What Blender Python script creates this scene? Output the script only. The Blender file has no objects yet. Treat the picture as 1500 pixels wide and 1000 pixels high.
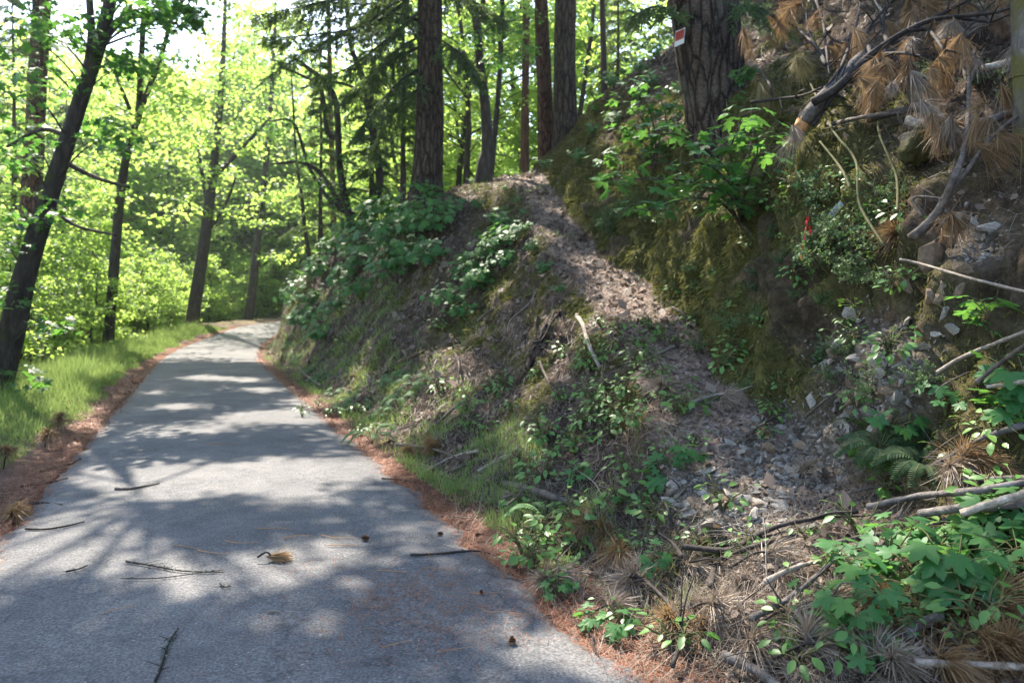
import bpy, math, random
import numpy as np
from mathutils import Vector
from mathutils.bvhtree import BVHTree

rng = np.random.default_rng(7)
random.seed(7)
scene = bpy.context.scene
COL = scene.collection
F, HU, HV, HC = 1083.3, 750.0, 455.0, 1.6      # focal length, principal column, horizon row, eye height
SUN_AZ, SUN_EL = math.radians(-27), math.radians(53)
SUN = np.array([math.sin(SUN_AZ) * math.cos(SUN_EL), math.cos(SUN_AZ) * math.cos(SUN_EL), math.sin(SUN_EL)])


def at(u, v, Y):
    return np.array([(u - HU) * Y / F, Y, HC - (v - HV) * Y / F])


def proj(p):
    return HU + F * p[0] / max(p[1], .01), HV - F * (p[2] - HC) / max(p[1], .01)


# ------------------------------------------------------------------ noise
def _h(i, j, k):
    n = (i.astype(np.int64) * 374761393 + j.astype(np.int64) * 668265263 + k.astype(np.int64) * 2147483647) & 0xFFFFFFFF
    n = ((n ^ (n >> 13)) * 1274126177) & 0xFFFFFFFF
    n = n ^ (n >> 16)
    return (n & 0xFFFF) / 32767.5 - 1.0


def vnoise(p):
    p = np.asarray(p, float)
    i = np.floor(p).astype(np.int64)
    f = p - i
    w = f * f * (3 - 2 * f)
    r = 0
    for a in (0, 1):
        for b in (0, 1):
            for c in (0, 1):
                wt = (w[..., 0] if a else 1 - w[..., 0]) * (w[..., 1] if b else 1 - w[..., 1]) * (w[..., 2] if c else 1 - w[..., 2])
                r = r + wt * _h(i[..., 0] + a, i[..., 1] + b, i[..., 2] + c)
    return r


def fbm(p, octv=4, lac=2.03, g=.5):
    p = np.asarray(p, float)
    a, s, r = 1.0, 1.0, 0
    for o in range(octv):
        r = r + a * vnoise(p * s + 17.3 * o)
        a *= g
        s *= lac
    return r


# ------------------------------------------------------------------ mesh helpers
class MB:
    def __init__(self):
        self.v, self.f, self.n = [], [], 0

    def add(self, V, Fs):
        V = np.asarray(V, float).reshape(-1, 3)
        if not isinstance(Fs, list):
            Fs = [Fs]
        for f in Fs:
            f = np.asarray(f, int)
            if f.size:
                self.f.append(f + self.n)
        self.v.append(V)
        self.n += len(V)
        return self

    def build(self, name, mat, parent=None, smooth=True, attr=None, loc=None):
        V = np.concatenate(self.v) if self.v else np.zeros((0, 3))
        if parent is not None:
            V = V - np.array(parent.location)
        elif loc is not None:
            V = V - np.asarray(loc)
        me = bpy.data.meshes.new(name)
        me.vertices.add(len(V))
        me.vertices.foreach_set('co', V.astype(np.float32).ravel())
        tot = sum(f.size for f in self.f)
        me.loops.add(tot)
        me.loops.foreach_set('vertex_index', np.concatenate([f.ravel() for f in self.f]).astype(np.int32))
        cnt = np.concatenate([np.full(len(f), f.shape[1]) for f in self.f])
        st = np.concatenate([[0], np.cumsum(cnt)[:-1]])
        me.polygons.add(len(cnt))
        me.polygons.foreach_set('loop_start', st.astype(np.int32))
        me.polygons.foreach_set('use_smooth', np.full(len(cnt), bool(smooth)))
        me.update(calc_edges=True)
        if attr is not None:
            for k, arr in attr.items():
                a = me.color_attributes.new(k, 'FLOAT_COLOR', 'POINT')
                a.data.foreach_set('color', arr.astype(np.float32).ravel())
        me.materials.append(mat)
        o = bpy.data.objects.new(name, me)
        COL.objects.link(o)
        if parent is not None:
            o.parent = parent
        elif loc is not None:
            o.location = tuple(loc)
        return o


LABELS = {}


def tag(o, label, cat, group=None):
    o['label'] = label
    o['category'] = cat
    if group:
        o['group'] = group
    return o


def thing(name, label, cat, loc, group=None):
    o = bpy.data.objects.new(name, None)
    o.empty_display_size = .1
    COL.objects.link(o)
    o.location = tuple(float(x) for x in loc)
    return tag(o, label, cat, group)


def kind(o, k):
    o['kind'] = k
    return o


def dup(root, loc, rot=(0, 0, 0), scale=1.0, label=None, group=None):
    r = root.copy()
    COL.objects.link(r)
    r.location = tuple(float(x) for x in loc)
    r.rotation_euler = rot
    r.scale = (scale,) * 3 if np.isscalar(scale) else scale
    if label:
        r['label'] = label
    if group:
        r['group'] = group
    for ch in root.children:
        c = ch.copy()
        COL.objects.link(c)
        c.parent = r
        for g in ch.children:
            d = g.copy()
            COL.objects.link(d)
            d.parent = c
    return r


def smooth_path(P, n):
    P = np.asarray(P, float)
    if len(P) == 2:
        t = np.linspace(0, 1, n)[:, None]
        return P[0] * (1 - t) + P[1] * t
    Q = np.vstack([2 * P[0] - P[1], P, 2 * P[-1] - P[-2]])
    t = np.linspace(0, len(P) - 1 - 1e-6, n)
    i = t.astype(int)
    f = (t - i)[:, None]
    a, b, c, d = Q[i], Q[i + 1], Q[i + 2], Q[i + 3]
    return .5 * (2 * b + (c - a) * f + (2 * a - 5 * b + 4 * c - d) * f ** 2 + (3 * b - a - 3 * c + d) * f ** 3)


def frames(P):
    T = np.gradient(P, axis=0)
    T /= np.linalg.norm(T, axis=1)[:, None] + 1e-9
    up = np.array([0, 0, 1.]) if abs(T[0, 2]) < .9 else np.array([1., 0, 0])
    A = np.zeros_like(P)
    a = np.cross(T[0], up)
    for i in range(len(P)):
        a = a - T[i] * a.dot(T[i])
        a /= np.linalg.norm(a) + 1e-9
        A[i] = a
    return T, A, np.cross(T, A)


def tube(mb, P, R, seg=8, n=None, rough=0.0, rs=3.0, flare=None):
    P = np.asarray(P, float)
    R = np.broadcast_to(np.asarray(R, float), (len(P),)).copy()
    if n:
        t0 = np.linspace(0, 1, len(P))
        R = np.interp(np.linspace(0, 1, n), t0, R)
        P = smooth_path(P, n)
    T, A, B = frames(P)
    th = np.linspace(0, 2 * np.pi, seg, endpoint=False)
    ring = np.cos(th)[None, :, None] * A[:, None, :] + np.sin(th)[None, :, None] * B[:, None, :]
    rad = R[:, None] * np.ones((1, seg))
    if rough:
        L = np.concatenate([[0], np.cumsum(np.linalg.norm(np.diff(P, axis=0), axis=1))])
        q = np.stack([np.cos(th)[None] * rs + 0 * L[:, None], np.sin(th)[None] * rs + 0 * L[:, None], L[:, None] * rs * .35 / max(R.max(), .02) * .25 + 0 * th[None]], -1) + rng.uniform(0, 50, 3)
        rad = rad * (1 + rough * fbm(q, 3))
    V = P[:, None, :] + ring * rad[..., None]
    m, k = len(P), seg
    i, j = np.meshgrid(np.arange(m - 1), np.arange(k), indexing='ij')
    j2 = (j + 1) % k
    q = np.stack([i * k + j, i * k + j2, (i + 1) * k + j2, (i + 1) * k + j], -1).reshape(-1, 4)
    VV = np.vstack([V.reshape(-1, 3), P[0] - T[0] * R[0] * .2, P[-1] + T[-1] * R[-1] * .6])
    jj = np.arange(k)
    c0 = np.stack([(jj + 1) % k, jj, np.full(k, m * k)], -1)
    c1 = np.stack([(m - 1) * k + jj, (m - 1) * k + (jj + 1) % k, np.full(k, m * k + 1)], -1)
    mb.add(VV, [q, c0, c1])
    return P


def rotm(d, roll, n=None):
    """matrices whose y axis is d (N,3), rolled"""
    d = d / (np.linalg.norm(d, axis=1)[:, None] + 1e-9)
    up = np.tile(np.array([0, 0, 1.]), (len(d), 1))
    bad = np.abs(d[:, 2]) > .97
    up[bad] = [1, 0, 0]
    x = np.cross(d, up)
    x /= np.linalg.norm(x, axis=1)[:, None]
    z = np.cross(x, d)
    c, s = np.cos(roll)[:, None], np.sin(roll)[:, None]
    X = x * c + z * s
    Z = -x * s + z * c
    return np.stack([X, d, Z], -1)


def scatter(mb, base, C, M, S):
    """copies of the small mesh base=(V, [faces]) at C with matrices M and scale S"""
    V0, Fs = base
    C = np.asarray(C)
    S = np.asarray(S, float)
    S = S[:, None] if S.ndim == 1 else S
    V = np.einsum('nij,nkj->nki', M, V0[None] * S[:, None, :]) + C[:, None, :]
    k = len(V0)
    off = (np.arange(len(C)) * k)[:, None, None]
    mb.add(V.reshape(-1, 3), [(np.asarray(f)[None] + off).reshape(-1, np.asarray(f).shape[1]) for f in Fs])


def rdir(n, flat=1.0):
    d = rng.normal(size=(n, 3))
    d[:, 2] *= flat
    return d / (np.linalg.norm(d, axis=1)[:, None] + 1e-9)


# leaf shapes: y = towards the tip, z = up
LEAF_SIMPLE = (np.array([[0, 0, 0], [.45, .42, .07], [.30, .62, .03], [0, 1, -.12], [-.30, .62, .03], [-.45, .42, .07], [0, .5, -.03]]),
               [np.array([[0, 1, 2, 6], [6, 2, 3, 4], [0, 6, 4, 5]])])
LEAF_OVAL = (np.array([[0, 0, 0], [.22, .25, .05], [.27, .55, .04], [.14, .85, -.04], [0, 1, -.12], [-.14, .85, -.04], [-.27, .55, .04], [-.22, .25, .05], [0, .3, 0], [0, .62, -.02]]),
             [np.array([[0, 1, 8], [8, 7, 0]]), np.array([[1, 2, 9, 8], [8, 9, 6, 7], [2, 3, 4, 9], [9, 4, 5, 6]])])


def palmate():
    half = [(0, 1.05), (9, .92), (14, .80), (18, .84), (27, .50), (36, .70), (42, .78), (50, .98), (60, .80), (68, .74), (84, .42), (96, .55), (108, .66), (125, .52), (150, .30), (172, .12)]
    pts = [(a, r) for a, r in half] + [(-a, r) for a, r in reversed(half[1:])]
    V = [[0, 0, 0]]
    for a, r in pts:
        t = math.radians(a)
        lob = math.cos(math.radians(a) * 3.6)
        V.append([r * math.sin(t), r * math.cos(t), .05 * lob * r - .16 * r * r])
    V = np.array(V)
    n = len(pts)
    tri = np.array([[0, 1 + (i + 1) % n, 1 + i] for i in range(n)])
    return V, [tri]


LEAF_PALM = palmate()
NEEDLE = (np.array([[-.5, 0, 0], [.5, 0, 0], [.5, 1, 0], [-.5, 1, 0]]), [np.array([[0, 1, 2, 3]])])


# ------------------------------------------------------------------ materials
def nodes(name):
    m = bpy.data.materials.new(name)
    m.use_nodes = True
    nt = m.node_tree
    nt.nodes.clear()
    out = nt.nodes.new('ShaderNodeOutputMaterial')

    def N(t, **kw):
        nd = nt.nodes.new(t)
        for k, v in kw.items():
            if k in nd.inputs:
                nd.inputs[k].default_value = v
            else:
                setattr(nd, k, v)
        return nd
    return m, nt, out, N


def ramp(N, nt, src, stops):
    r = N('ShaderNodeValToRGB')
    e = r.color_ramp.elements
    while len(e) < len(stops):
        e.new(.5)
    for el, (p, c) in zip(e, stops):
        el.position = p
        el.color = (*c, 1) if len(c) == 3 else c
    nt.links.new(src, r.inputs[0])
    return r.outputs[0]


def mixc(N, nt, fac, a, b):
    m = N('ShaderNodeMix', data_type='RGBA')
    for s, v in ((m.inputs[0], fac), (m.inputs[6], a), (m.inputs[7], b)):
        if hasattr(v, 'is_linked'):
            nt.links.new(v, s)
        else:
            s.default_value = v if not isinstance(v, tuple) else (*v, 1)
    return m.outputs[2]


def leaf_mat(name, stops, trans, tw=.45, rough=.42, spec=.45):
    m, nt, out, N = nodes(name)
    L = nt.links
    g = N('ShaderNodeNewGeometry')
    oi = N('ShaderNodeObjectInfo')
    add = N('ShaderNodeMath', operation='MULTIPLY_ADD')
    L.new(oi.outputs['Random'], add.inputs[0])
    add.inputs[1].default_value = .35
    mul = N('ShaderNodeMath', operation='MULTIPLY')
    L.new(g.outputs['Random Per Island'], mul.inputs[0])
    mul.inputs[1].default_value = .65
    L.new(mul.outputs[0], add.inputs[2])
    c = ramp(N, nt, add.outputs[0], stops)
    p = N('ShaderNodeBsdfPrincipled')
    L.new(c, p.inputs['Base Color'])
    p.inputs['Roughness'].default_value = rough
    p.inputs['Specular IOR Level'].default_value = spec
    t = N('ShaderNodeBsdfTranslucent')
    mx = N('ShaderNodeMix', data_type='RGBA', blend_type='MULTIPLY')
    mx.inputs[0].default_value = 0
    tc = mixc(N, nt, .55, c, trans)
    L.new(tc, t.inputs[0])
    ms = N('ShaderNodeMixShader')
    ms.inputs[0].default_value = tw
    L.new(p.outputs[0], ms.inputs[1])
    L.new(t.outputs[0], ms.inputs[2])
    L.new(ms.outputs[0], out.inputs[0])
    return m


def rough_mat(name, stops, scale=8, stretch=(1, 1, 1), bump=.5, rough=.85, dist=.02, detail=6, moss=None, mossamt=.5):
    m, nt, out, N = nodes(name)
    L = nt.links
    tc = N('ShaderNodeTexCoord')
    mp = N('ShaderNodeMapping')
    mp.inputs['Scale'].default_value = stretch
    L.new(tc.outputs['Object'], mp.inputs[0])
    n1 = N('ShaderNodeTexNoise', Scale=scale, Detail=detail, Roughness=.65)
    L.new(mp.outputs[0], n1.inputs['Vector'])
    c = ramp(N, nt, n1.outputs[0], stops)
    oi = N('ShaderNodeObjectInfo')
    hv = N('ShaderNodeHueSaturation')
    mr = N('ShaderNodeMapRange')
    L.new(oi.outputs['Random'], mr.inputs[0])
    mr.inputs[3].default_value, mr.inputs[4].default_value = .75, 1.2
    L.new(mr.outputs[0], hv.inputs['Value'])
    L.new(c, hv.inputs['Color'])
    c = hv.outputs[0]
    if moss:
        n2 = N('ShaderNodeTexNoise', Scale=2.2, Detail=5)
        L.new(tc.outputs['Object'], n2.inputs['Vector'])
        f = ramp(N, nt, n2.outputs[0], [(mossamt - .06, (0, 0, 0)), (mossamt + .06, (1, 1, 1))])
        c = mixc(N, nt, f, c, moss)
    p = N('ShaderNodeBsdfPrincipled')
    p.inputs['Roughness'].default_value = rough
    p.inputs['Specular IOR Level'].default_value = .25
    L.new(c, p.inputs['Base Color'])
    b = N('ShaderNodeBump')
    b.inputs['Strength'].default_value = bump
    b.inputs['Distance'].default_value = dist
    L.new(n1.outputs[0], b.inputs['Height'])
    L.new(b.outputs[0], p.inputs['Normal'])
    L.new(p.outputs[0], out.inputs[0])
    return m


M = {}
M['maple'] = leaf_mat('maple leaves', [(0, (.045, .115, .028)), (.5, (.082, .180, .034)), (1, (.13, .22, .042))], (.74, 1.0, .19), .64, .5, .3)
M['maple_shaded'] = leaf_mat('shade-tinted maple leaves', [(0, (.022, .075, .030)), (.5, (.035, .105, .030)), (1, (.060, .14, .030))], (.22, .50, .06), .42, .5, .3)  # darker copy of the maple leaves, shade put into the colour
M['sapling'] = leaf_mat('sapling leaves', [(0, (.035, .115, .040)), (.5, (.055, .16, .045)), (1, (.10, .21, .05))], (.22, .48, .06), .40, .5, .25)
M['herb'] = leaf_mat('herb leaves', [(0, (.05, .13, .03)), (.5, (.08, .19, .04)), (1, (.14, .26, .05))], (.30, .50, .06), .35)
M['shrub'] = leaf_mat('shrub leaves', [(0, (.04, .085, .035)), (.5, (.07, .13, .05)), (1, (.12, .18, .07))], (.20, .34, .06), .3, .6, .25)
M['fir'] = leaf_mat('fir needles', [(0, (.020, .045, .022)), (.5, (.034, .070, .030)), (1, (.06, .10, .035))], (.24, .36, .09), .4, .6, .2)
M['fern'] = leaf_mat('fern fronds', [(0, (.05, .13, .045)), (.5, (.08, .18, .06)), (1, (.13, .24, .08))], (.26, .46, .10), .35, .6, .2)
M['grass'] = leaf_mat('grass blades', [(0, (.045, .095, .028)), (.5, (.10, .17, .045)), (.82, (.19, .26, .09)), (1, (.38, .35, .20))], (.42, .56, .15), .4, .6, .2)
M['moss'] = leaf_mat('moss', [(0, (.045, .048, .018)), (.5, (.105, .103, .032)), (1, (.20, .18, .065))], (.2, .22, .04), .22, .8, .1)
M['needle'] = leaf_mat('dead pine needles', [(0, (.085, .050, .026)), (.5, (.20, .122, .060)), (1, (.38, .265, .145))], (.48, .29, .11), .28, .5, .25)
M['needle_grey'] = leaf_mat('weathered pine needles', [(0, (.14, .11, .085)), (.5, (.24, .19, .145)), (1, (.36, .29, .22))], (.3, .22, .14), .2, .55)
M['needle_red'] = leaf_mat('red needle litter', [(0, (.10, .035, .018)), (.5, (.22, .075, .035)), (1, (.36, .15, .075))], (.3, .12, .05), .15, .6)
M['litter'] = leaf_mat('leaf litter', [(0, (.045, .030, .022)), (.4, (.10, .070, .052)), (.8, (.20, .15, .115)), (1, (.42, .35, .28))], (.24, .16, .09), .15, .7)


def bark_mat(name, stops, cell=9.0, st=.22):
    m, nt, out, N = nodes(name)
    L = nt.links
    tc = N('ShaderNodeTexCoord')
    mp = N('ShaderNodeMapping')
    mp.inputs['Scale'].default_value = (1, 1, st)
    L.new(tc.outputs['Object'], mp.inputs[0])
    wn = N('ShaderNodeTexNoise', Scale=6.0, Detail=4)
    L.new(mp.outputs[0], wn.inputs['Vector'])
    wv = N('ShaderNodeMix', data_type='RGBA', blend_type='LINEAR_LIGHT')
    wv.inputs[0].default_value = .06
    L.new(mp.outputs[0], wv.inputs[6])
    L.new(wn.outputs['Color'], wv.inputs[7])
    v = N('ShaderNodeTexVoronoi', Scale=cell, feature='DISTANCE_TO_EDGE')
    L.new(wv.outputs[2], v.inputs['Vector'])
    n = N('ShaderNodeTexNoise', Scale=26.0, Detail=8, Roughness=.7)
    L.new(tc.outputs['Object'], n.inputs['Vector'])
    n2 = N('ShaderNodeTexNoise', Scale=2.0, Detail=4)
    L.new(tc.outputs['Object'], n2.inputs['Vector'])
    pl = ramp(N, nt, v.outputs['Distance'], [(0, (0, 0, 0)), (.10, (.6, .6, .6)), (.3, (1, 1, 1))])
    c = ramp(N, nt, n.outputs[0], stops)
    mu = N('ShaderNodeMix', data_type='RGBA', blend_type='MULTIPLY')
    mu.inputs[0].default_value = .85
    L.new(c, mu.inputs[6])
    L.new(pl, mu.inputs[7])
    li = ramp(N, nt, n2.outputs[0], [(.55, (0, 0, 0)), (.75, (.6, .6, .6))])
    cc = mixc(N, nt, li, mu.outputs[2], (.085, .09, .06))
    p = N('ShaderNodeBsdfPrincipled', Roughness=.92)
    p.inputs['Specular IOR Level'].default_value = .15
    L.new(cc, p.inputs['Base Color'])
    ma = N('ShaderNodeMath', operation='MULTIPLY_ADD')
    L.new(n.outputs[0], ma.inputs[0])
    ma.inputs[1].default_value = .35
    L.new(pl, ma.inputs[2])
    b = N('ShaderNodeBump', Strength=1.0, Distance=.05)
    L.new(ma.outputs[0], b.inputs['Height'])
    L.new(b.outputs[0], p.inputs['Normal'])
    L.new(p.outputs[0], out.inputs[0])
    return m


M['bark_old'] = bark_mat('furrowed fir bark', [(.30, (.035, .024, .017)), (.52, (.085, .062, .047)), (.72, (.17, .135, .105))])
M['bark_old_red'] = bark_mat('furrowed red bark', [(.30, (.05, .026, .017)), (.52, (.14, .072, .045)), (.72, (.25, .15, .10))], 11.0, .2)
M['bark'] = rough_mat('fir bark', [(.30, (.018, .013, .010)), (.52, (.060, .042, .032)), (.75, (.125, .092, .070))], 7, (1, 1, .16), 1.0, .9, .05)
M['bark_red'] = rough_mat('red bark', [(.30, (.035, .018, .012)), (.52, (.13, .065, .040)), (.75, (.23, .13, .085))], 8, (1, 1, .14), 1.0, .9, .04)
M['bark_maple'] = rough_mat('maple bark', [(.30, (.016, .013, .011)), (.52, (.045, .036, .029)), (.75, (.10, .082, .064))], 9, (1, 1, .3), .9, .9, .03, moss=(.035, .045, .012), mossamt=.62)
M['bark_moss'] = rough_mat('mossy bark', [(.30, (.04, .032, .024)), (.52, (.11, .095, .08)), (.75, (.24, .21, .185))], 12, (1, 1, .4), 1, .9, .04, moss=(.10, .088, .028), mossamt=.47)
M['twig'] = rough_mat('dead twig bark', [(.3, (.035, .027, .022)), (.55, (.10, .08, .065)), (.8, (.20, .165, .135))], 22, (1, 1, 1), .5)
M['twig_dark'] = rough_mat('dark twig bark', [(.3, (.014, .011, .010)), (.55, (.035, .028, .024)), (.8, (.09, .075, .062))], 22, (1, 1, 1), .5)
M['twig_pale'] = rough_mat('bleached wood', [(.3, (.13, .105, .082)), (.55, (.27, .225, .18)), (.8, (.46, .41, .35))], 26, (1, 1, 1), .8)
M['log_grey'] = rough_mat('grey log bark', [(.3, (.04, .034, .03)), (.52, (.12, .105, .095)), (.8, (.28, .26, .245))], 20, (1, 1, 1), 1.0)
M['cut_wood'] = rough_mat('cut wood', [(.3, (.26, .12, .05)), (.6, (.42, .22, .09)), (.8, (.5, .3, .14))], 18, (1, 1, 1), .3)
M['rot'] = rough_mat('rotten wood', [(.3, (.02, .013, .009)), (.55, (.07, .045, .028)), (.8, (.16, .11, .07))], 9, (1, 1, 1), .9)
M['stone'] = rough_mat('shale', [(.25, (.12, .10, .08)), (.5, (.235, .21, .178)), (.78, (.41, .375, .325))], 9, (1, 1, 2.5), .6, .8, .015)
M['stone_tan'] = rough_mat('tan stone', [(.25, (.085, .055, .033)), (.5, (.17, .12, .078)), (.78, (.27, .205, .15))], 9, (1, 1, 2), .6, .8, .015)
M['boulder'] = rough_mat('mossy boulder', [(.25, (.022, .019, .014)), (.5, (.05, .045, .034)), (.78, (.09, .08, .065))], 7, (1, 1, 1), 1, .9, .05, moss=(.05, .047, .014), mossamt=.47)
M['stem'] = rough_mat('green stems', [(.3, (.05, .06, .02)), (.6, (.11, .10, .04)), (.8, (.16, .13, .06))], 20, (1, 1, 1), .3)
M['cone'] = rough_mat('pine cone', [(.3, (.09, .04, .02)), (.55, (.22, .11, .06)), (.8, (.36, .21, .12))], 30, (1, 1, 1), .6)


def flat_mat(name, c, rough=.6):
    m, nt, out, N = nodes(name)
    p = N('ShaderNodeBsdfPrincipled')
    n1 = N('ShaderNodeTexNoise', Scale=30.0)
    nt.links.new(mixc(N, nt, n1.outputs[0], tuple(x * .75 for x in c), tuple(min(1, x * 1.2) for x in c)), p.inputs['Base Color'])
    p.inputs['Roughness'].default_value = rough
    nt.links.new(p.outputs[0], out.inputs[0])
    return m


M['red'] = flat_mat('red ribbon', (.55, .012, .02), .4)
M['signred'] = flat_mat('sign red', (.42, .05, .025), .5)
M['white'] = flat_mat('weathered white', (.62, .63, .60), .6)
M['signdark'] = flat_mat('sign lettering', (.12, .02, .015), .6)
M['paleblue'] = flat_mat('pale blue paint', (.26, .31, .41), .7)


# ground: zone attribute R moss, G bright litter, B rubble, A red needles
def ground_mat():
    m, nt, out, N = nodes('forest floor')
    L = nt.links
    g = N('ShaderNodeNewGeometry')
    at_ = N('ShaderNodeAttribute', attribute_name='zone')
    sep = N('ShaderNodeSeparateColor')
    L.new(at_.outputs['Color'], sep.inputs[0])
    nA = N('ShaderNodeTexNoise', Scale=1.3, Detail=7, Roughness=.65)
    nB = N('ShaderNodeTexNoise', Scale=9.0, Detail=8, Roughness=.7)
    nC = N('ShaderNodeTexVoronoi', Scale=38.0)
    nD = N('ShaderNodeTexNoise', Scale=45.0, Detail=5, Roughness=.7)
    for n in (nA, nB, nC, nD):
        L.new(g.outputs['Position'], n.inputs['Vector'])
    dirt = ramp(N, nt, nB.outputs[0], [(.25, (.022, .015, .011)), (.48, (.056, .038, .027)), (.62, (.105, .074, .053)), (.8, (.20, .15, .11))])
    fine = ramp(N, nt, nD.outputs[0], [(.3, (.45, .45, .45)), (.55, (1, 1, 1)), (.75, (1.7, 1.65, 1.6))])
    mul = N('ShaderNodeMix', data_type='RGBA', blend_type='MULTIPLY')
    mul.inputs[0].default_value = .9
    L.new(dirt, mul.inputs[6])
    L.new(fine, mul.inputs[7])
    c = mul.outputs[2]
    lit = ramp(N, nt, nC.outputs['Color'], [(0, (.085, .060, .047)), (.35, (.17, .120, .095)), (.7, (.28, .21, .17)), (1, (.42, .35, .30))])
    c = mixc(N, nt, sep.outputs[1], c, lit)
    rub = ramp(N, nt, nC.outputs['Color'], [(0, (.075, .058, .044)), (.5, (.13, .105, .082)), (.85, (.22, .19, .16)), (1, (.34, .31, .28))])
    c = mixc(N, nt, sep.outputs[2], c, rub)
    mo = ramp(N, nt, nB.outputs[0], [(.3, (.036, .032, .015)), (.48, (.082, .078, .023)), (.6, (.13, .115, .035)), (.72, (.17, .14, .07))])
    c = mixc(N, nt, sep.outputs[0], c, mo)
    red = ramp(N, nt, nD.outputs[0], [(.3, (.06, .025, .015)), (.5, (.15, .058, .032)), (.7, (.26, .12, .07))])
    c = mixc(N, nt, at_.outputs['Alpha'], c, red)
    p = N('ShaderNodeBsdfPrincipled', Roughness=.95)
    p.inputs['Specular IOR Level'].default_value = .15
    L.new(c, p.inputs['Base Color'])
    ad = N('ShaderNodeMath', operation='ADD')
    L.new(nB.outputs[0], ad.inputs[0])
    mm = N('ShaderNodeMath', operation='MULTIPLY')
    L.new(nD.outputs[0], mm.inputs[0])
    mm.inputs[1].default_value = .45
    L.new(mm.outputs[0], ad.inputs[1])
    b = N('ShaderNodeBump', Strength=.9, Distance=.06)
    L.new(ad.outputs[0], b.inputs['Height'])
    L.new(b.outputs[0], p.inputs['Normal'])
    L.new(p.outputs[0], out.inputs[0])
    return m


M['ground'] = ground_mat()


def asphalt_mat():
    m, nt, out, N = nodes('old asphalt')
    L = nt.links
    g = N('ShaderNodeNewGeometry')
    n1 = N('ShaderNodeTexNoise', Scale=.9, Detail=6, Roughness=.6)
    n2 = N('ShaderNodeTexNoise', Scale=72.0, Detail=3, Roughness=.7)
    v = N('ShaderNodeTexVoronoi', Scale=85.0)
    n3 = N('ShaderNodeTexNoise', Scale=14.0, Detail=4, Roughness=.6)
    for n in (n1, n2, v, n3):
        L.new(g.outputs['Position'], n.inputs['Vector'])
    base = ramp(N, nt, n1.outputs[0], [(.3, (.080, .080, .082)), (.5, (.104, .103, .104)), (.7, (.134, .131, .128))])
    sp = ramp(N, nt, n2.outputs[0], [(.33, (.35, .35, .36)), (.5, (1, 1, 1)), (.66, (1.8, 1.78, 1.75))])
    mul = N('ShaderNodeMix', data_type='RGBA', blend_type='MULTIPLY')
    mul.inputs[0].default_value = .8
    L.new(base, mul.inputs[6])
    L.new(sp, mul.inputs[7])
    st = ramp(N, nt, v.outputs['Color'], [(.0, (0, 0, 0)), (.93, (0, 0, 0)), (.95, (1, 1, 1))])
    stm = N('ShaderNodeMath', operation='LESS_THAN')
    L.new(v.outputs['Distance'], stm.inputs[0])
    stm.inputs[1].default_value = .42
    stf = N('ShaderNodeMath', operation='MULTIPLY')
    L.new(st, stf.inputs[0])
    L.new(stm.outputs[0], stf.inputs[1])
    c = mixc(N, nt, stf.outputs[0], mul.outputs[2], (.34, .34, .33))
    dk = ramp(N, nt, n3.outputs[0], [(.25, (.78, .78, .78)), (.6, (1.05, 1.05, 1.05))])
    m2 = N('ShaderNodeMix', data_type='RGBA', blend_type='MULTIPLY')
    m2.inputs[0].default_value = 1
    L.new(c, m2.inputs[6])
    L.new(dk, m2.inputs[7])
    # hairline cracks and old oil stains
    wz = N('ShaderNodeTexNoise', Scale=2.5, Detail=5)
    L.new(g.outputs['Position'], wz.inputs['Vector'])
    wm = N('ShaderNodeMix', data_type='RGBA', blend_type='LINEAR_LIGHT')
    wm.inputs[0].default_value = .35
    L.new(g.outputs['Position'], wm.inputs[6])
    L.new(wz.outputs['Color'], wm.inputs[7])
    ck = N('ShaderNodeTexVoronoi', Scale=.55, feature='DISTANCE_TO_EDGE')
    L.new(wm.outputs[2], ck.inputs['Vector'])
    ckf = ramp(N, nt, ck.outputs['Distance'], [(0, (.62, .62, .62)), (.004, (.75, .75, .75)), (.008, (1, 1, 1))])
    sn = N('ShaderNodeTexNoise', Scale=3.2, Detail=3)
    L.new(g.outputs['Position'], sn.inputs['Vector'])
    sf = ramp(N, nt, sn.outputs[0], [(.3, (.80, .80, .81)), (.45, (1, 1, 1)), (.7, (1.12, 1.10, 1.07))])
    for f_ in (ckf, sf):
        mk = N('ShaderNodeMix', data_type='RGBA', blend_type='MULTIPLY')
        mk.inputs[0].default_value = .85
        L.new(m2.outputs[2], mk.inputs[6])
        L.new(f_, mk.inputs[7])
        m2 = mk
    p = N('ShaderNodeBsdfPrincipled', Roughness=.88)
    p.inputs['Specular IOR Level'].default_value = .3
    L.new(m2.outputs[2], p.inputs['Base Color'])
    b = N('ShaderNodeBump', Strength=.55, Distance=.006)
    L.new(n2.outputs[0], b.inputs['Height'])
    L.new(b.outputs[0], p.inputs['Normal'])
    L.new(p.outputs[0], out.inputs[0])
    return m


M['asphalt'] = asphalt_mat()

# ------------------------------------------------------------------ terrain
D = np.array([-.3875, .9219])      # along the road
NR = np.array([.9219, .3875])      # to its right


def st2xy(s, t):
    return np.stack([s * D[0] + t * NR[0], s * D[1] + t * NR[1]], -1)


def off(s):
    return .007 * np.clip(s - 24, 0, 38) ** 2 + .532 * np.clip(s - 62, 0, None)


def zr(s):
    q = np.clip(s - 25, 0, 21)
    return .0016 * q * q + .02 * np.clip(s - 46, 0, None)


def redge(s):
    return 1.76 + off(s)


def ledge(s):
    return -1.3 + off(s)


TS = np.array([-30, -6, 0, 2, 3, 4, 4.9, 5.8, 8.2, 10.15, 12.56, 14.8, 16.4, 20, 26, 33, 38, 45, 60, 95])
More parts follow.
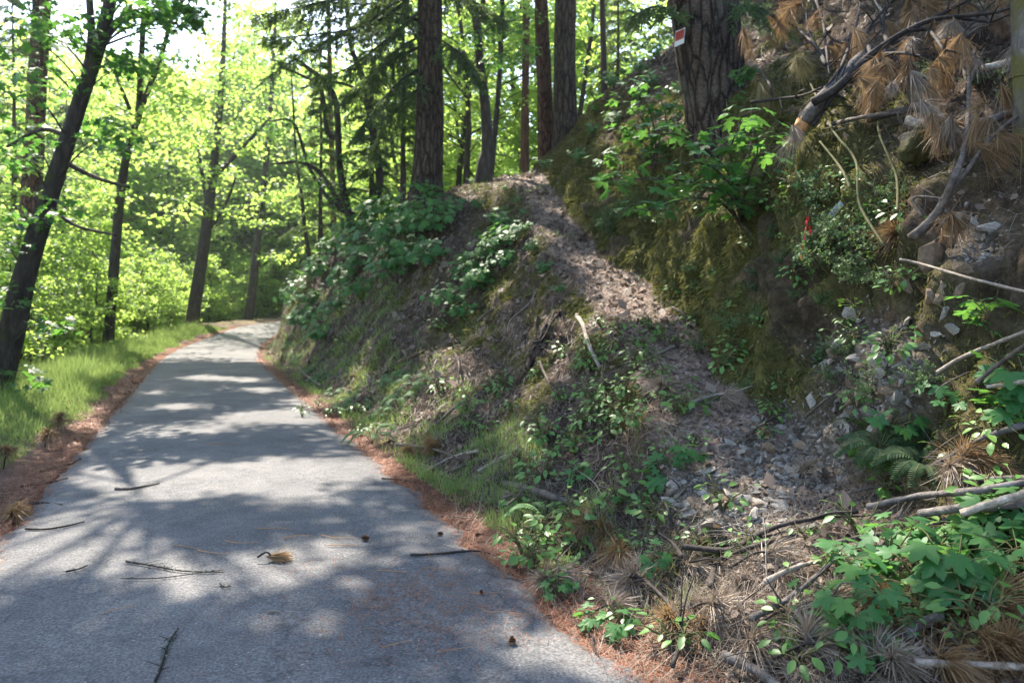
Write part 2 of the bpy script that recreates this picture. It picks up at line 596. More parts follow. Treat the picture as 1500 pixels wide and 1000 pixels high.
#              k0 toe (above the road edge)
T0d = [.35, .35, .35, .45, .5, .55, .55, .5, .45, .45, .5, .5, .5, .5, .5, .6, .7, .8, 1, 1]
K1 = [(2.5, .15), (2.5, .15), (2.5, .15), (2.6, .22), (2.75, .3), (2.95, .40), (3.3, .72), (3.72, 1.0), (4.56, 1.66), (5.07, 2.32), (5.8, 3.28), (6.5, 4.15), (7.05, 4.75), (7.0, 5.2), (5.3, 4.55), (4.5, 4.0), (4.7, 3.8), (7.2, 3.0), (14, 3.2), (32, 2)]
K2 = [(3.2, .3), (3.2, .3), (3.3, .3), (3.5, .38), (3.7, .45), (3.95, .52), (4.25, .85), (4.65, 1.1), (5.45, 1.8), (5.95, 2.45), (6.65, 3.42), (7.4, 4.32), (7.9, 4.92), (9.2, 5.75), (10.5, 5.75), (10, 5.0), (9.5, 4.6), (11, 3.2), (18, 3.0), (38, 0)]
K3 = [(5, 2.4), (5, 2.4), (5, 2.2), (4.65, 1.55), (4.75, 2.1), (5.0, 2.55), (5.3, 3.2), (5.7, 3.7), (6.4, 4.15), (7.05, 4.7), (7.9, 5.6), (8.6, 6.5), (9.2, 6.9), (10.5, 6.7), (12, 6.3), (12, 5.4), (12, 4.9), (14, 3.0), (22, 2.0), (44, -2)]
K4 = [(9, 6), (9, 6), (9, 6), (8, 5.2), (8, 5.6), (8, 5.9), (8.4, 6.3), (8.8, 6.6), (10, 7.4), (10.8, 7.9), (11.6, 8.6), (12.4, 9.3), (13, 9.6), (14, 8.6), (16, 7.6), (17, 6.4), (17, 5.4), (19, 3), (28, 1), (52, -4)]
K5 = [(32, 22), (32, 22), (32, 22), (32, 22), (32, 22), (32, 22), (32, 21), (32, 21), (32, 20), (32, 20), (33, 19), (34, 18), (34, 17), (36, 14), (38, 11), (40, 8), (42, 6), (44, 3), (60, -2), (90, -6)]


def tab(K, s, i):
    return np.interp(s, TS, np.array([k[i] for k in K]))


ss = np.concatenate([np.arange(-14, 1.2, .3), np.arange(1.2, 11, .045), np.arange(11, 24, .09), np.arange(24, 50, .25), np.arange(50, 92, 1.2)])
SEG = [8, 30, 30, 20, 54, 44, 26]
KNOT = [0, 1, 1.5, 2, 3, 4, 5, 6]
kt = [redge(ss) - .12, redge(ss) + np.interp(ss, TS, T0d)] + [tab(K, ss, 0) for K in (K1, K2, K3, K4, K5)]
kz = [zr(ss) - .03, zr(ss) - .01] + [tab(K, ss, 1) + 0 for K in (K1, K2, K3, K4, K5)]
MS = [-30, 3, 5, 12, 13.2, 14.8, 16.4, 18.4, 20, 23, 26, 33, 38, 45, 95]    # the bank bulges where the big fir stands
MF = [.52, .55, .66, .66, .6, .57, .60, .655, .62, .66, .6, .5, .5, .5, .5]
MZ = [.56, .54, .46, .46, .54, .64, .78, .90, .86, .84, .80, .66, .62, .55, .5]
mf, mz = np.interp(ss, MS, MF), np.interp(ss, MS, MZ)
kt.insert(2, kt[1] + (kt[2] - kt[1]) * mf)
kz.insert(2, kz[1] + (kz[2] - kz[1]) * mz)
# K1..K5 t-values of the far part already include the bend
cols_t, cols_z, zone_id = [], [], []
for a in range(7):
    w = np.linspace(0, 1, SEG[a], endpoint=(a == 6))
    for x in w:
        cols_t.append(kt[a] * (1 - x) + kt[a + 1] * x)
        cols_z.append(kz[a] * (1 - x) + kz[a + 1] * x)
        zone_id.append(KNOT[a] * (1 - x) + KNOT[a + 1] * x)

jit = .17 * fbm(np.stack([ss * 1.5, 0 * ss, 0 * ss], -1), 3) * np.interp(ss, [1, 4, 20, 24], [0, 1, 1, .3])
jit2 = .24 * fbm(np.stack([ss * .9, 0 * ss + 7, 0 * ss], -1), 4) * np.interp(ss, [1, 4, 20, 24], [0, 1, 1, .3])
zk = np.array(zone_id)
for q_ in range(len(cols_t)):
    cols_t[q_] = cols_t[q_] + jit * max(0, 1 - abs(zk[q_] - 2) / .45) + jit2 * max(0, 1 - abs(zk[q_] - 3.02) / .4)
GT, GZ, ZID = np.array(cols_t).T, np.array(cols_z).T, np.array(zone_id)
for it in range(3):
    for G in (GT, GZ):
        G[:, 1:-1] = .25 * G[:, :-2] + .5 * G[:, 1:-1] + .25 * G[:, 2:]
for it in range(3):
    for G in (GT, GZ):
        H = G.copy()
        H[1:-1] = .25 * G[:-2] + .5 * G[1:-1] + .25 * G[2:]
        G[:] = H
XY = st2xy(ss[:, None] + 0 * GT, GT)
GP = np.concatenate([XY, GZ[..., None]], -1)


def gnormals(P):
    a = np.gradient(P, axis=0)
    b = np.gradient(P, axis=1)
    n = np.cross(b, a)
    n /= np.linalg.norm(n, axis=-1)[..., None] + 1e-9
    n[n[..., 2] < 0] *= -1
    return n


GN = gnormals(GP)
zz = np.broadcast_to(ZID[None], GT.shape)
amp = np.interp(zz, [0, .6, 1.2, 1.8, 2, 2.5, 3, 3.15, 3.85, 4.3, 6], [.0, .01, .10, .14, .05, .035, .07, .14, .18, .22, .5])
near = np.interp(ss, [-14, 0, 2, 20, 40, 60], [1, 1, 1, 1, 1.6, 2])[:, None]
big = fbm(GP * np.array([.9, .9, .7]), 4)
rib = fbm(np.stack([ss[:, None] * 2.6 + 0 * GT, GT * .7, GZ * .55], -1), 3)        # gullies that run down the bank
fin = fbm(GP * 5.5, 3)
wall = np.interp(zz, [2.9, 3.1, 3.9, 4.2], [0, 1, 1, 0])
lower = np.interp(zz, [.9, 1.2, 1.8, 2.0], [0, 1, 1, 0])
path0 = np.interp(zz, [1.85, 2.05, 2.9, 3.06], [0, 1, 1, 0])
disp = amp * near * (.9 * big + .45 * fin) + wall * (.12 * rib + .03 * fin + .085 * fbm(np.stack([ss[:, None] * 7 + 0 * GT, GT * 1.5, GZ * 1.3], -1), 3)) + lower * (.10 * rib + .05 * fbm(GP * 3.1 + 3, 3) + .045 * fbm(GP * 9 + 1, 3)) + path0 * .03 * fbm(GP * 7, 3)
GP = GP + GN * disp[..., None]
GN = gnormals(GP)

# zones
steep = 1 - GN[..., 2]
nm = fbm(GP * 1.1 + 5, 4)
nm2 = fbm(GP * 3.3 + 9, 3)
moss = np.clip(wall * np.interp(ss, [2, 4.2, 5, 14, 20], [.1, .55, 1.1, 1, .5])[:, None] * 1.25 + .35 * nm * wall, 0, 1)
moss = np.clip(moss + np.clip(lower * (.9 * nm + .6 * nm2 - .08), 0, 1) + np.clip((zz > 4) * (nm + .4 * nm2 - .45), 0, .8), 0, 1)
path = np.interp(zz + .12 * nm2, [1.98, 2.16, 2.88, 3.04], [0, 1, 1, 0]) * np.interp(ss, [2, 4, 24, 28], [.2, 1, 1, .2])[:, None]
liti = np.clip(path * .9 + .15 * np.clip(nm2, 0, 1) * (1 - wall), 0, 1)


def pixs(P):
    return HU + F * P[..., 0] / np.maximum(P[..., 1], .2), HV - F * (P[..., 2] - HC) / np.maximum(P[..., 1], .2)


PU, PV = pixs(GP)


def ell(u, v, cu, cv, ru, rv):
    return np.clip(1.35 - np.hypot((u - cu) / ru, (v - cv) / rv), 0, 1)


front = GP[..., 1] > 1.5
rubz = np.maximum.reduce([ell(PU, PV, 1110, 710, 130, 75), ell(PU, PV, 1290, 560, 90, 95), ell(PU, PV, 1200, 650, 90, 60), ell(PU, PV, 1420, 350, 50, 40)]) * front
rubz = np.clip(rubz * (1.1 + .9 * nm2), 0, 1)
moss = np.clip(moss + np.interp(zz, [1.62, 1.78, 1.93, 2.0], [0, 1, 1, 0]) * np.clip(.45 + 1.1 * nm2 + .4 * nm, 0, 1) * np.interp(ss, [4, 5, 16, 18], [0, 1, 1, 0])[:, None], 0, 1)
bare = np.clip((fbm(GP * np.array([1.3, 1.3, 2.2]) + 31, 4) - .42) * 3.5, 0, .9)
moss = moss * (1 - .9 * bare * (zz > 2.9))
moss = moss * (1 - .9 * np.clip(rubz * 1.3, 0, 1))
redz = np.interp(zz, [0, .3, .7, 1.0], [.95, .7, .15, 0]) * (.75 + .4 * nm2)
ZONE = np.stack([moss, liti, rubz, np.clip(redz, 0, 1)], -1)

ni, nj = GT.shape
idx = np.arange(ni * nj).reshape(ni, nj)
Q = np.stack([idx[:-1, :-1], idx[:-1, 1:], idx[1:, 1:], idx[1:, :-1]], -1)
isp = ((ZID[:-1] >= 2.0) & (ZID[:-1] < 3.0))[None, :] & ((ss[:-1] > 3.4) & (ss[:-1] < 22))[:, None]


def grid_obj(name, mask):
    q = Q[mask]
    used = np.unique(q)
    remap = np.full(ni * nj, -1)
    remap[used] = np.arange(len(used))
    mb = MB().add(GP.reshape(-1, 3)[used], remap[q][:, ::1])
    return kind(mb.build(name, M['ground'], attr={'zone': ZONE.reshape(-1, 4)[used]}), 'structure')


grid_obj('hillside', ~isp)
grid_obj('path', isp)

# left of the road: verge, then the ground falls to the valley
ls = np.concatenate([np.arange(-20, 30, .25), np.arange(30, 70, .6), np.arange(70, 240, 6)])
ld = np.concatenate([np.arange(-.15, 4, .12), np.arange(4, 14, .5), np.arange(14, 120, 4)])
LS, LD = np.meshgrid(ls, ld, indexing='ij')
LT = ledge(np.minimum(LS, 60)) - LD
prof = np.interp(LD, [-.2, 0, .5, 1.2, 2.4, 3.3, 5, 9, 20, 60, 120], [-.03, -.03, .0, .06, .10, -.05, -.9, -3.2, -8, -16, -10])
LZ = zr(np.minimum(LS, 70)) + prof
LP = np.concatenate([st2xy(LS, LT), LZ[..., None]], -1)
LP[..., 2] += np.clip(LD - .1, 0, 1) * .07 * fbm(LP * 1.6, 3) + np.clip(LD - 4, 0, 6) * .08 * fbm(LP * .5, 3)
lm = fbm(LP * 1.4, 3)
lzone = np.stack([np.clip((LD > .9) * (.6 + .5 * lm), 0, 1) * .6, np.clip(.3 + .4 * lm, 0, 1), 0 * LD, np.clip(np.interp(LD, [0, .22, .6], [1, .7, .0]) * (.8 + .4 * lm), 0, 1)], -1)
a, b = LD.shape
li = np.arange(a * b).reshape(a, b)
LQ = np.stack([li[:-1, :-1], li[1:, :-1], li[1:, 1:], li[:-1, 1:]], -1).reshape(-1, 4)
kind(MB().add(LP.reshape(-1, 3), LQ).build('ground', M['ground'], attr={'zone': lzone.reshape(-1, 4)}), 'structure')

# road: a slightly crowned sheet with a ragged edge
rs_ = np.concatenate([np.arange(-14, 0, .3), np.arange(0, 14, .04), np.arange(14, 50, .2), np.arange(50, 75, .8)])
W = np.linspace(0, 1, 25)
e1 = ledge(rs_) + .06 * fbm(np.stack([rs_ * 3, 0 * rs_, 0 * rs_], -1), 5, 2.3, .62)
e2 = redge(rs_) + .07 * fbm(np.stack([rs_ * 2.5, 0 * rs_ + 9, 0 * rs_], -1), 5, 2.3, .62)
RT = e1[:, None] * (1 - W) + e2[:, None] * W
RP = np.concatenate([st2xy(rs_[:, None] + 0 * RT, RT), (zr(rs_)[:, None] + .03 * (1 - (2 * W[None] - 1) ** 2) + 0 * RT)[..., None]], -1)
RP[:, [0, -1], 2] -= .035
RP[..., 2] += .004 * fbm(RP * 2, 3)
a, b = RT.shape
ri = np.arange(a * b).reshape(a, b)
RQ = np.stack([ri[:-1, :-1], ri[:-1, 1:], ri[1:, 1:], ri[1:, :-1]], -1).reshape(-1, 4)
kind(MB().add(RP.reshape(-1, 3), RQ).build('road', M['asphalt']), 'structure')

allv = np.vstack([GP.reshape(-1, 3), LP.reshape(-1, 3), RP.reshape(-1, 3)])
allf = np.vstack([Q.reshape(-1, 4), LQ + ni * nj, RQ + ni * nj + LP.shape[0] * LP.shape[1]])
BVH = BVHTree.FromPolygons(allv.tolist(), allf.tolist())


def hit(u, v):
    """the ground under a pixel of the photograph"""
    d = Vector(((u - HU) / F, 1, -(v - HV) / F)).normalized()
    h = BVH.ray_cast(Vector((0, 0, HC)), d, 400)
    if h[0] is None:
        return None, None
    n = np.array(h[1])
    return np.array(h[0]), n if n[2] > 0 else -n


def drop(x, y):
    h = BVH.ray_cast(Vector((x, y, 80)), Vector((0, 0, -1)), 200)
    return h[0][2] if h[0] is not None else -6.0


# the far side of the valley
th = np.radians(np.arange(-75, 70, 1.2))
rr = np.array([70, 90, 110, 140, 175, 215, 260, 310, 370])
hz = np.array([-14, -13, -8, 6, 24, 46, 70, 92, 100])
TH, RR = np.meshgrid(th, rr, indexing='ij')
HP = np.stack([RR * np.sin(TH), RR * np.cos(TH), np.interp(RR, rr, hz) * (1 + .25 * fbm(np.stack([TH * 4, RR * 0, RR * 0], -1), 3))], -1)
HP[..., 2] += np.clip((RR - 100) / 60, 0, 1) * 6 * fbm(HP * .05, 4)
a, b = TH.shape
hi = np.arange(a * b).reshape(a, b)
HQ = np.stack([hi[:-1, :-1], hi[1:, :-1], hi[1:, 1:], hi[:-1, 1:]], -1).reshape(-1, 4)
m_hill = rough_mat('wooded hill', [(.3, (.03, .06, .04)), (.5, (.06, .11, .07)), (.75, (.11, .17, .10))], .35, (1, 1, .6), 1.0, .9, 3.0)
kind(MB().add(HP.reshape(-1, 3), HQ).build('hills', m_hill), 'structure')
# ------------------------------------------------------------------ leaves of trees
def leaf_layer(mb, c, rad, n, size, flat=.22, base=LEAF_SIMPLE, tilt=.45):
    """a flat spray of leaves, as broad-leaved twigs hold them"""
    r = rad * np.sqrt(rng.random(n))
    a = rng.random(n) * 2 * np.pi
    C = np.stack([r * np.cos(a), r * np.sin(a), rng.normal(size=n) * rad * flat], -1) + c
    d = np.stack([np.cos(a) + rng.normal(size=n) * .7, np.sin(a) + rng.normal(size=n) * .7, rng.normal(size=n) * tilt - .25], -1)
    scatter(mb, base, C, rotm(d, rng.normal(size=n) * tilt), size * rng.uniform(.6, 1.25, n)[:, None] * np.ones(3))


def leaf_layers(mb, Cs, rad, n, size, flat=.22, tilt=.45):
    N = len(Cs) * n
    rr_ = (np.asarray(rad) * np.ones(len(Cs))).repeat(n)
    r = rr_ * np.sqrt(rng.random(N))
    a = rng.random(N) * 2 * np.pi
    C = np.stack([r * np.cos(a), r * np.sin(a), rng.normal(size=N) * rr_ * flat], -1) + np.repeat(np.asarray(Cs), n, axis=0)
    d = np.stack([np.cos(a) + rng.normal(size=N) * .7, np.sin(a) + rng.normal(size=N) * .7, rng.normal(size=N) * tilt - .25], -1)
    scatter(mb, LEAF_SIMPLE, C, rotm(d, rng.normal(size=N) * tilt), size * rng.uniform(.6, 1.25, N)[:, None] * np.ones(3))


def maple_parts(h, spread, nlimb, nleaf, size, low=.12, lean=(0, 0), r0=.14):
    """trunk, limbs and crown of a broad-leaved tree standing at the origin"""
    tr, li_, cr = MB(), MB(), MB()
    k = np.linspace(0, 1, 7)
    w = np.cumsum(rng.normal(size=(7, 2)) * .035 * h, axis=0)
    P = np.stack([lean[0] * k * h + w[:, 0] * k, lean[1] * k * h + w[:, 1] * k, k * h - .4 * (k == 0)], -1)
    tube(tr, P, np.interp(k, [0, .05, 1], [r0 * 1.35, r0, .02]), 9, 26, .12)
    PP = smooth_path(P, 60)
    cs = []
    for i in range(nlimb):
        f = low + (1 - low) * (i + rng.random()) / nlimb
        b = PP[int(f * 59)]
        a = i * 2.4 + rng.normal() * .5
        L = spread * (1.15 - .75 * abs(f - .45)) * rng.uniform(.55, 1.15)
        up = rng.uniform(.1, .75)
        m1 = b + np.array([math.cos(a) * L * .5, math.sin(a) * L * .5, L * .38 * up + .1])
        e = b + np.array([math.cos(a) * L, math.sin(a) * L, L * .5 * up - .1])
        q = tube(li_, [b, m1, e], [r0 * .30 * (1 - f * .6), r0 * .18, .012], 5, 9)
        for g in np.linspace(.3, 1.0, 5):
            p = q[min(8, int(g * 8))]
            for s in (-1, 1):
                o = np.array([-math.sin(a), math.cos(a), 0]) * s * rng.uniform(.15, .5) * L * (1.15 - g * .6)
                e2 = p + o + np.array([math.cos(a), math.sin(a), 0]) * .2 * L + [0, 0, rng.normal() * .14 * L]
                tube(li_, [p, (p + e2) / 2 + [0, 0, .06], e2], [.014, .010, .005], 3, 4)
                cs.append(e2)
                if rng.random() < .6:
                    cs.append((p + e2) / 2)
    cs = np.array(cs)
    leaf_layers(cr, cs, rng.uniform(.28, .62, len(cs)) * spread / 3, nleaf, size)
    return tr, li_, cr


def fir_bough(twg, cr, path, sub=16, droop=.25, nl=.9, dens=34, width=.030, length=.13):
    P = smooth_path(path, 24)
    L = np.linalg.norm(np.diff(P, axis=0), axis=1).sum()
    tube(twg, P, np.linspace(.012 + L * .008, .005, 24), 5)
    Cs, Ds = [], []
    for g in np.linspace(.12, 1, sub):
        i = min(22, int(g * 23))
        T = P[i + 1] - P[i]
        T /= np.linalg.norm(T) + 1e-9
        S = np.cross(T, [0, 0, 1.])
        S /= np.linalg.norm(S) + 1e-9
        for s in (-1, 1):
            ln = nl * (1.15 - .8 * g) * rng.uniform(.6, 1.2)
            d = T * .75 + S * s * rng.uniform(.5, 1.1) + np.array([0, 0, -droop * rng.uniform(.3, 1.6)])
            d /= np.linalg.norm(d)
            q = np.stack([P[i] + d * ln * x + np.array([0, 0, -droop * ln * .6 * x * x]) for x in np.linspace(0, 1, 6)])
            tube(twg, q[[0, 2, 5]], [.006, .004, .002], 3)
            n = int(dens * ln / .9) + 4
            x = rng.random(n)
            c = np.stack([np.interp(x, np.linspace(0, 1, 6), q[:, k]) for k in range(3)], -1)
            dd = d * .9 + rng.normal(size=(n, 3)) * .55 + np.array([0, 0, -.25])
            Cs.append(c + rng.normal(size=(n, 3)) * .02)
            Ds.append(dd)
    C, Dd = np.vstack(Cs), np.vstack(Ds)
    n = len(C)
    scatter(cr, NEEDLE, C, rotm(Dd, rng.random(n) * 6.28), np.stack([np.full(n, width), length * rng.uniform(.6, 1.3, n), np.ones(n)], -1))


def fir_parts(h, spread, nb, low=.15, r0=.14, dens=26):
    tr, li_, cr = MB(), MB(), MB()
    k = np.linspace(0, 1, 5)
    P = np.stack([rng.normal(size=5) * .06 * k, rng.normal(size=5) * .06 * k, k * h - .4 * (k == 0)], -1)
    tube(tr, P, np.interp(k, [0, .04, 1], [r0 * 1.3, r0, .02]), 10, 24, .1)
    for i in range(nb):
        f = low + (1 - low) * (i + rng.random() * .8) / nb
        a = i * 2.4 + rng.normal() * .3
        L = spread * (1.08 - f) ** .8 * rng.uniform(.6, 1.1)
        b = np.array([np.interp(f, k, P[:, 0]), np.interp(f, k, P[:, 1]), f * h])
        d = np.array([math.cos(a), math.sin(a), 0])
        fir_bough(li_, cr, [b, b + d * L * .5 + [0, 0, L * .08], b + d * L + [0, 0, -L * .22]], int(6 + L * 4), .35, .28 + .22 * L, dens, .036, .15)
    return tr, li_, cr


def tree_thing(name, label, cat, loc, parts, mats, group=None):
    t = thing(name, label, cat, loc, group)
    for nm, mb, mt in zip(('trunk', 'limbs', 'crown'), parts, mats):
        if mb.n:
            mb.build(nm, mt, None).parent = t
    return t


# ------------------------------------------------------------------ the trees one can tell apart
TREES = {}


def px_tree(name, label, pts, Y, height, bark, forks=(), group=None, seg=16, rough=.10, base=None, cat='tree', sink=.35, limbs=(), limbr=.035):
    """pts: pixel column, row and width of the trunk from its foot upwards, at distance Y"""
    if base is not None:
        p, _ = hit(*base)
        if p is not None and p[1] < 60:
            Y = p[1]
        print('TREE', name, Y)
    P = [at(u, v, Y) for u, v, w in pts]
    R = [w * Y / F / 2 for u, v, w in pts]
    g = drop(P[0][0], P[0][1])
    if sink > 1 or P[0][2] > g - .2:
        d = P[0] - P[1]
        q = P[0] + d * min(3, (max(0, P[0][2] - g) + sink) / max(.05, -d[2]))
        P.insert(0, q)
        R.insert(0, R[0] * 1.22)
    top = P[-1]
    d = (P[-1] - P[-3]) / (P[-1][2] - P[-3][2])
    d[:2] *= .5
    zt = g + height
    if zt > top[2] + 1:
        for f in (.35, .7, 1.):
            P.append(top + d * (zt - top[2]) * f)
            R.append(R[len(pts) - 1] * (1 - f * .88))
    loc = np.array([P[0][0], P[0][1], g])
    t = thing(name, label, cat, loc, group)
    tr, li_ = MB(), MB()
    n = int(30 + 3 * height)
    axis = tube(tr, P, R, seg, n, rough, 2.2)
    for f in forks:
        Q_ = [at(u, v, Y) for u, v, w in f]
        RR_ = [w * Y / F / 2 for u, v, w in f]
        dd = (Q_[-1] - Q_[-2]) / max(.2, np.linalg.norm(Q_[-1] - Q_[-2]))
        if f[-1][1] < 10:
            Q_ += [Q_[-1] + dd * 2, Q_[-1] + dd * 4.5 + [0, 0, .5]]
            RR_ += [RR_[-1] * .6, .015]
        tube(tr if f[0][2] > 9 else li_, Q_, RR_, 8, 18, .08)
    for f in limbs:
        Q_ = [at(u, v, Y + dy) for u, v, dy in f]
        tube(li_, Q_, np.linspace(limbr, .008, len(Q_)), 6, 14)
    tr.build('trunk', bark, t)
    TREES[name + str(len(TREES))] = dict(root=t, axis=axis, limbs=li_, crown=MB(), sun=MB(), fir=MB(), top=zt, loc=loc)
    return TREES[name + str(len(TREES) - 1)]


T1 = px_tree('fir_tree', 'straight reddish brown fir trunk behind the dark leaning trunk at far left', [(36, 420, 29), (45, 300, 28), (55, 120, 26), (62, 0, 24)], 25, 25, M['bark_old_red'])
T2 = px_tree('maple_tree', 'thick dark leaning forked trunk on the grass verge at far left', [(-4, 560, 38), (18, 480, 34), (40, 390, 29), (85, 250, 24), (112, 165, 22), (150, 50, 18), (166, -25, 15)], 13.5, 11, M['bark_maple'],
             forks=[[(122, 140, 15), (134, 60, 12), (130, -15, 10)], [(150, 60, 10), (190, 25, 8), (260, 35, 5)], [(90, 235, 8), (140, 260, 6), (190, 275, 4)], [(100, 200, 8), (60, 190, 6), (10, 215, 4)], [(70, 300, 7), (110, 330, 5), (170, 345, 3)]])
T3 = px_tree('maple_tree', 'grey brown trunk forking into two slim arms behind the leaning dark trunk', [(160, 480, 15), (172, 330, 13), (183, 240, 12), (203, 170, 9), (235, 85, 7), (258, 0, 5)], 30, 14, M['bark_maple'],
             forks=[[(203, 172, 10), (207, 90, 9), (212, -8, 7)], [(190, 160, 6), (178, 130, 5), (165, 100, 3)]])
T4 = px_tree('maple_tree', 'dark tilted trunk left of the sunlit road bend, thicker of two', [(281, 472, 19), (300, 350, 16), (312, 250, 13), (320, 180, 10), (327, 80, 7), (330, 0, 5)], 43, 19, M['bark_maple'],
             forks=[[(312, 262, 8), (350, 222, 6), (398, 170, 4)], [(302, 290, 7), (294, 240, 5), (290, 210, 3)], [(300, 345, 7), (330, 300, 4), (345, 260, 3)]])
T5 = px_tree('maple_tree', 'slim dark trunk directly behind the sunlit road bend', [(364, 470, 13), (372, 400, 12), (380, 330, 10), (393, 200, 8), (400, 100, 6), (404, 0, 4)], 52, 20, M['bark_maple'])
T6 = px_tree('fir_tree', 'tall straight dark fir trunk with flared foot on the crest, centre of the photo', [(624, 290, 52), (627, 255, 43), (630, 180, 40), (630, 80, 37), (630, 0, 35)], 19, 27, M['bark_old'], base=(626, 285), seg=28, rough=.13,
             limbs=[[(616, 108, 0), (590, 115, -.3), (565, 140, -.6), (530, 165, -.8)], [(615, -8, 0), (570, 10, -.5), (510, 60, -1.), (490, 80, -1)], [(612, 60, 0), (600, 40, -.5), (575, 32, -.8)], [(645, 90, 0), (665, 120, -.3), (690, 150, -.4)]])
T7 = px_tree('maple_tree', 'slim curved dark trunk with forked top where the trail crosses the crest', [(711, 243, 24), (714, 215, 17), (711, 160, 15), (703, 90, 13), (699, 40, 12), (692, -10, 9)], 20, 15, M['bark_maple'], base=(711, 238),
             forks=[[(700, 35, 9), (706, 10, 8), (711, -10, 7)]])
T8 = px_tree('fir_tree', 'massive leaning fir trunk with the red and white sign on it', [(1085, 235, 128), (1064, 190, 108), (1046, 130, 96), (1036, 70, 97), (1030, 0, 98), (1026, -60, 96)], 9.5, 22, M['bark_old'], base=(1048, 178), seg=36, rough=.16, sink=1.5)
T9 = px_tree('fir_tree', 'reddish pine trunk, lit on one side, left of the ivy green trunk on the crest', [(799, 175, 23), (797, 110, 21), (794, 40, 20), (792, -10, 19)], 24, 22, M['bark_old_red'], base=(800, 182))
T10 = px_tree('fir_tree', 'broad dark trunk with greenish bark on the crest above the trail', [(829, 190, 38), (828, 130, 34), (828, 60, 31), (829, -10, 30)], 23, 23, M['bark_old'], base=(830, 186), seg=20)
T11 = px_tree('fir_tree', 'thin reddish trunk just left of the lit pine trunk on the crest', [(769, 190, 12), (770, 100, 11), (771, -10, 10)], 27, 18, M['bark_red'])
T12 = px_tree('maple_tree', 'thin straight pole trunk close beside the forked curved trunk', [(722, 225, 8), (731, 120, 8), (736, -10, 7)], 26, 14, M['bark_maple'])
T13 = px_tree('maple_tree', 'mossy pale trunk cut by the right edge of the photo', [(1518, 430, 46), (1512, 330, 36), (1504, 210, 32), (1499, 120, 28), (1494, 0, 26)], 5.0, 14, M['bark_moss'], seg=18, rough=.2)
T14 = px_tree('maple_tree', 'black crooked maple stems standing on the bank left of the big fir', [(528, 330, 17), (533, 318, 15), (556, 270, 12), (546, 190, 11), (533, 120, 9), (515, 70, 7)], 22, 9, M['bark_maple'], base=(524, 335),
              forks=[[(517, 330, 13), (510, 312, 12), (497, 240, 10), (492, 150, 9), (470, 115, 7), (430, 85, 5)], [(500, 200, 9.5), (480, 195, 7), (470, 130, 6), (440, 110, 4), (410, 98, 3)],
                     [(520, 315, 8), (490, 300, 7), (455, 250, 5), (430, 180, 4), (395, 178, 3)], [(505, 310, 8), (470, 255, 7), (440, 238, 5), (400, 240, 3)], [(540, 160, 7), (520, 130, 5), (480, 120, 4), (440, 130, 3)]])
T15 = px_tree('maple_tree', 'slender trunk with warm bark between bank top and black maple stems', [(489, 345, 9), (488, 290, 8), (484, 150, 7), (482, 40, 6)], 30, 12, M['bark_red'])
T16 = px_tree('maple_tree', 'thin bowed sapling trunk above the mossy bank corner by the road', [(452, 370, 6), (446, 330, 6), (441, 280, 5), (436, 250, 4), (432, 200, 3)], 30, 9, M['bark_maple'])
T17 = px_tree('fir_tree', 'thin dark trunk standing right of the broad greenish trunk', [(886, 150, 10), (884, 80, 9), (882, -10, 8)], 23, 15, M['bark'])
T18 = px_tree('maple_tree', 'thin leaning trunk behind the broad greenish trunk on the crest', [(852, 150, 7), (862, 80, 6), (872, -10, 5)], 27, 14, M['bark_maple'])

# leaf sprays in view on the near named trees: pixel, radius in pixels, leaves
def sprays(T, lst, dy=0, size=.17, key='crown', n=34, base=LEAF_SIMPLE):
    Y0 = T['loc'][1] + dy
    for (u, v, r) in lst:
        for k in range(3):
            Y = Y0 + rng.uniform(-1.4, .6)
            c = at(u + rng.normal() * r * .4, v + rng.normal() * r * .25, Y)
            leaf_layer(T[key], c, r * Y / F * .8, n, size, .16, base)
        a = T['axis'][np.argmin(np.abs(T['axis'][:, 2] - c[2] + .5))]
        tube(T['limbs'], [a, (a + c) / 2 + [0, 0, .15], c], [.025, .015, .006], 4, 7)


sprays(T2, [(30, 25, 70), (110, 20, 60), (185, 10, 55), (205, 45, 45), (240, 25, 40), (60, 95, 60), (160, 95, 45), (20, 150, 55), (190, 100, 38), (150, 195, 38), (175, 205, 35), (60, 205, 45),
            (15, 240, 40), (200, 10, 50), (265, 12, 30), (290, 30, 18), (125, 60, 40), (70, 50, 50)], size=.12, n=15, base=LEAF_PALM)
sprays(T2, [(40, 330, 40), (85, 310, 30), (15, 440, 38), (60, 480, 38), (30, 545, 40), (-5, 360, 40)], dy=-.3, size=.11, n=12, base=LEAF_PALM)
sprays(T7, [(740, 30, 40), (690, 60, 30), (725, 90, 26), (760, 70, 28)], size=.13)

def cloud(u0, u1, v0, v1, n, r):
    return [(rng.uniform(u0, u1), rng.uniform(v0, v1), r * rng.uniform(.7, 1.3)) for k in range(n)]


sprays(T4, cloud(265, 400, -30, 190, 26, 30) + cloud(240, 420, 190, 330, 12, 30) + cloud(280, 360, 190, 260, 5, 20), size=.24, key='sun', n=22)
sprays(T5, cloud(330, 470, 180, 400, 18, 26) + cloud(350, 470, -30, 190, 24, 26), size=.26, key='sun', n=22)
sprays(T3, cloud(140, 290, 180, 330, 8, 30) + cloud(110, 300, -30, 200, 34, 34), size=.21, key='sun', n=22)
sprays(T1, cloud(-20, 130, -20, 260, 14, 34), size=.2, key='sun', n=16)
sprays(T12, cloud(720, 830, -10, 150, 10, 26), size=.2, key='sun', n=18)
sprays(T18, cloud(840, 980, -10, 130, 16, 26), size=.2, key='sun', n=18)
sprays(T14, [(455, 95, 34), (420, 70, 34), (395, 180, 28), (480, 60, 34), (505, 290, 36), (545, 285, 28), (470, 275, 30), (520, 240, 24), (440, 235, 22)], size=.13)
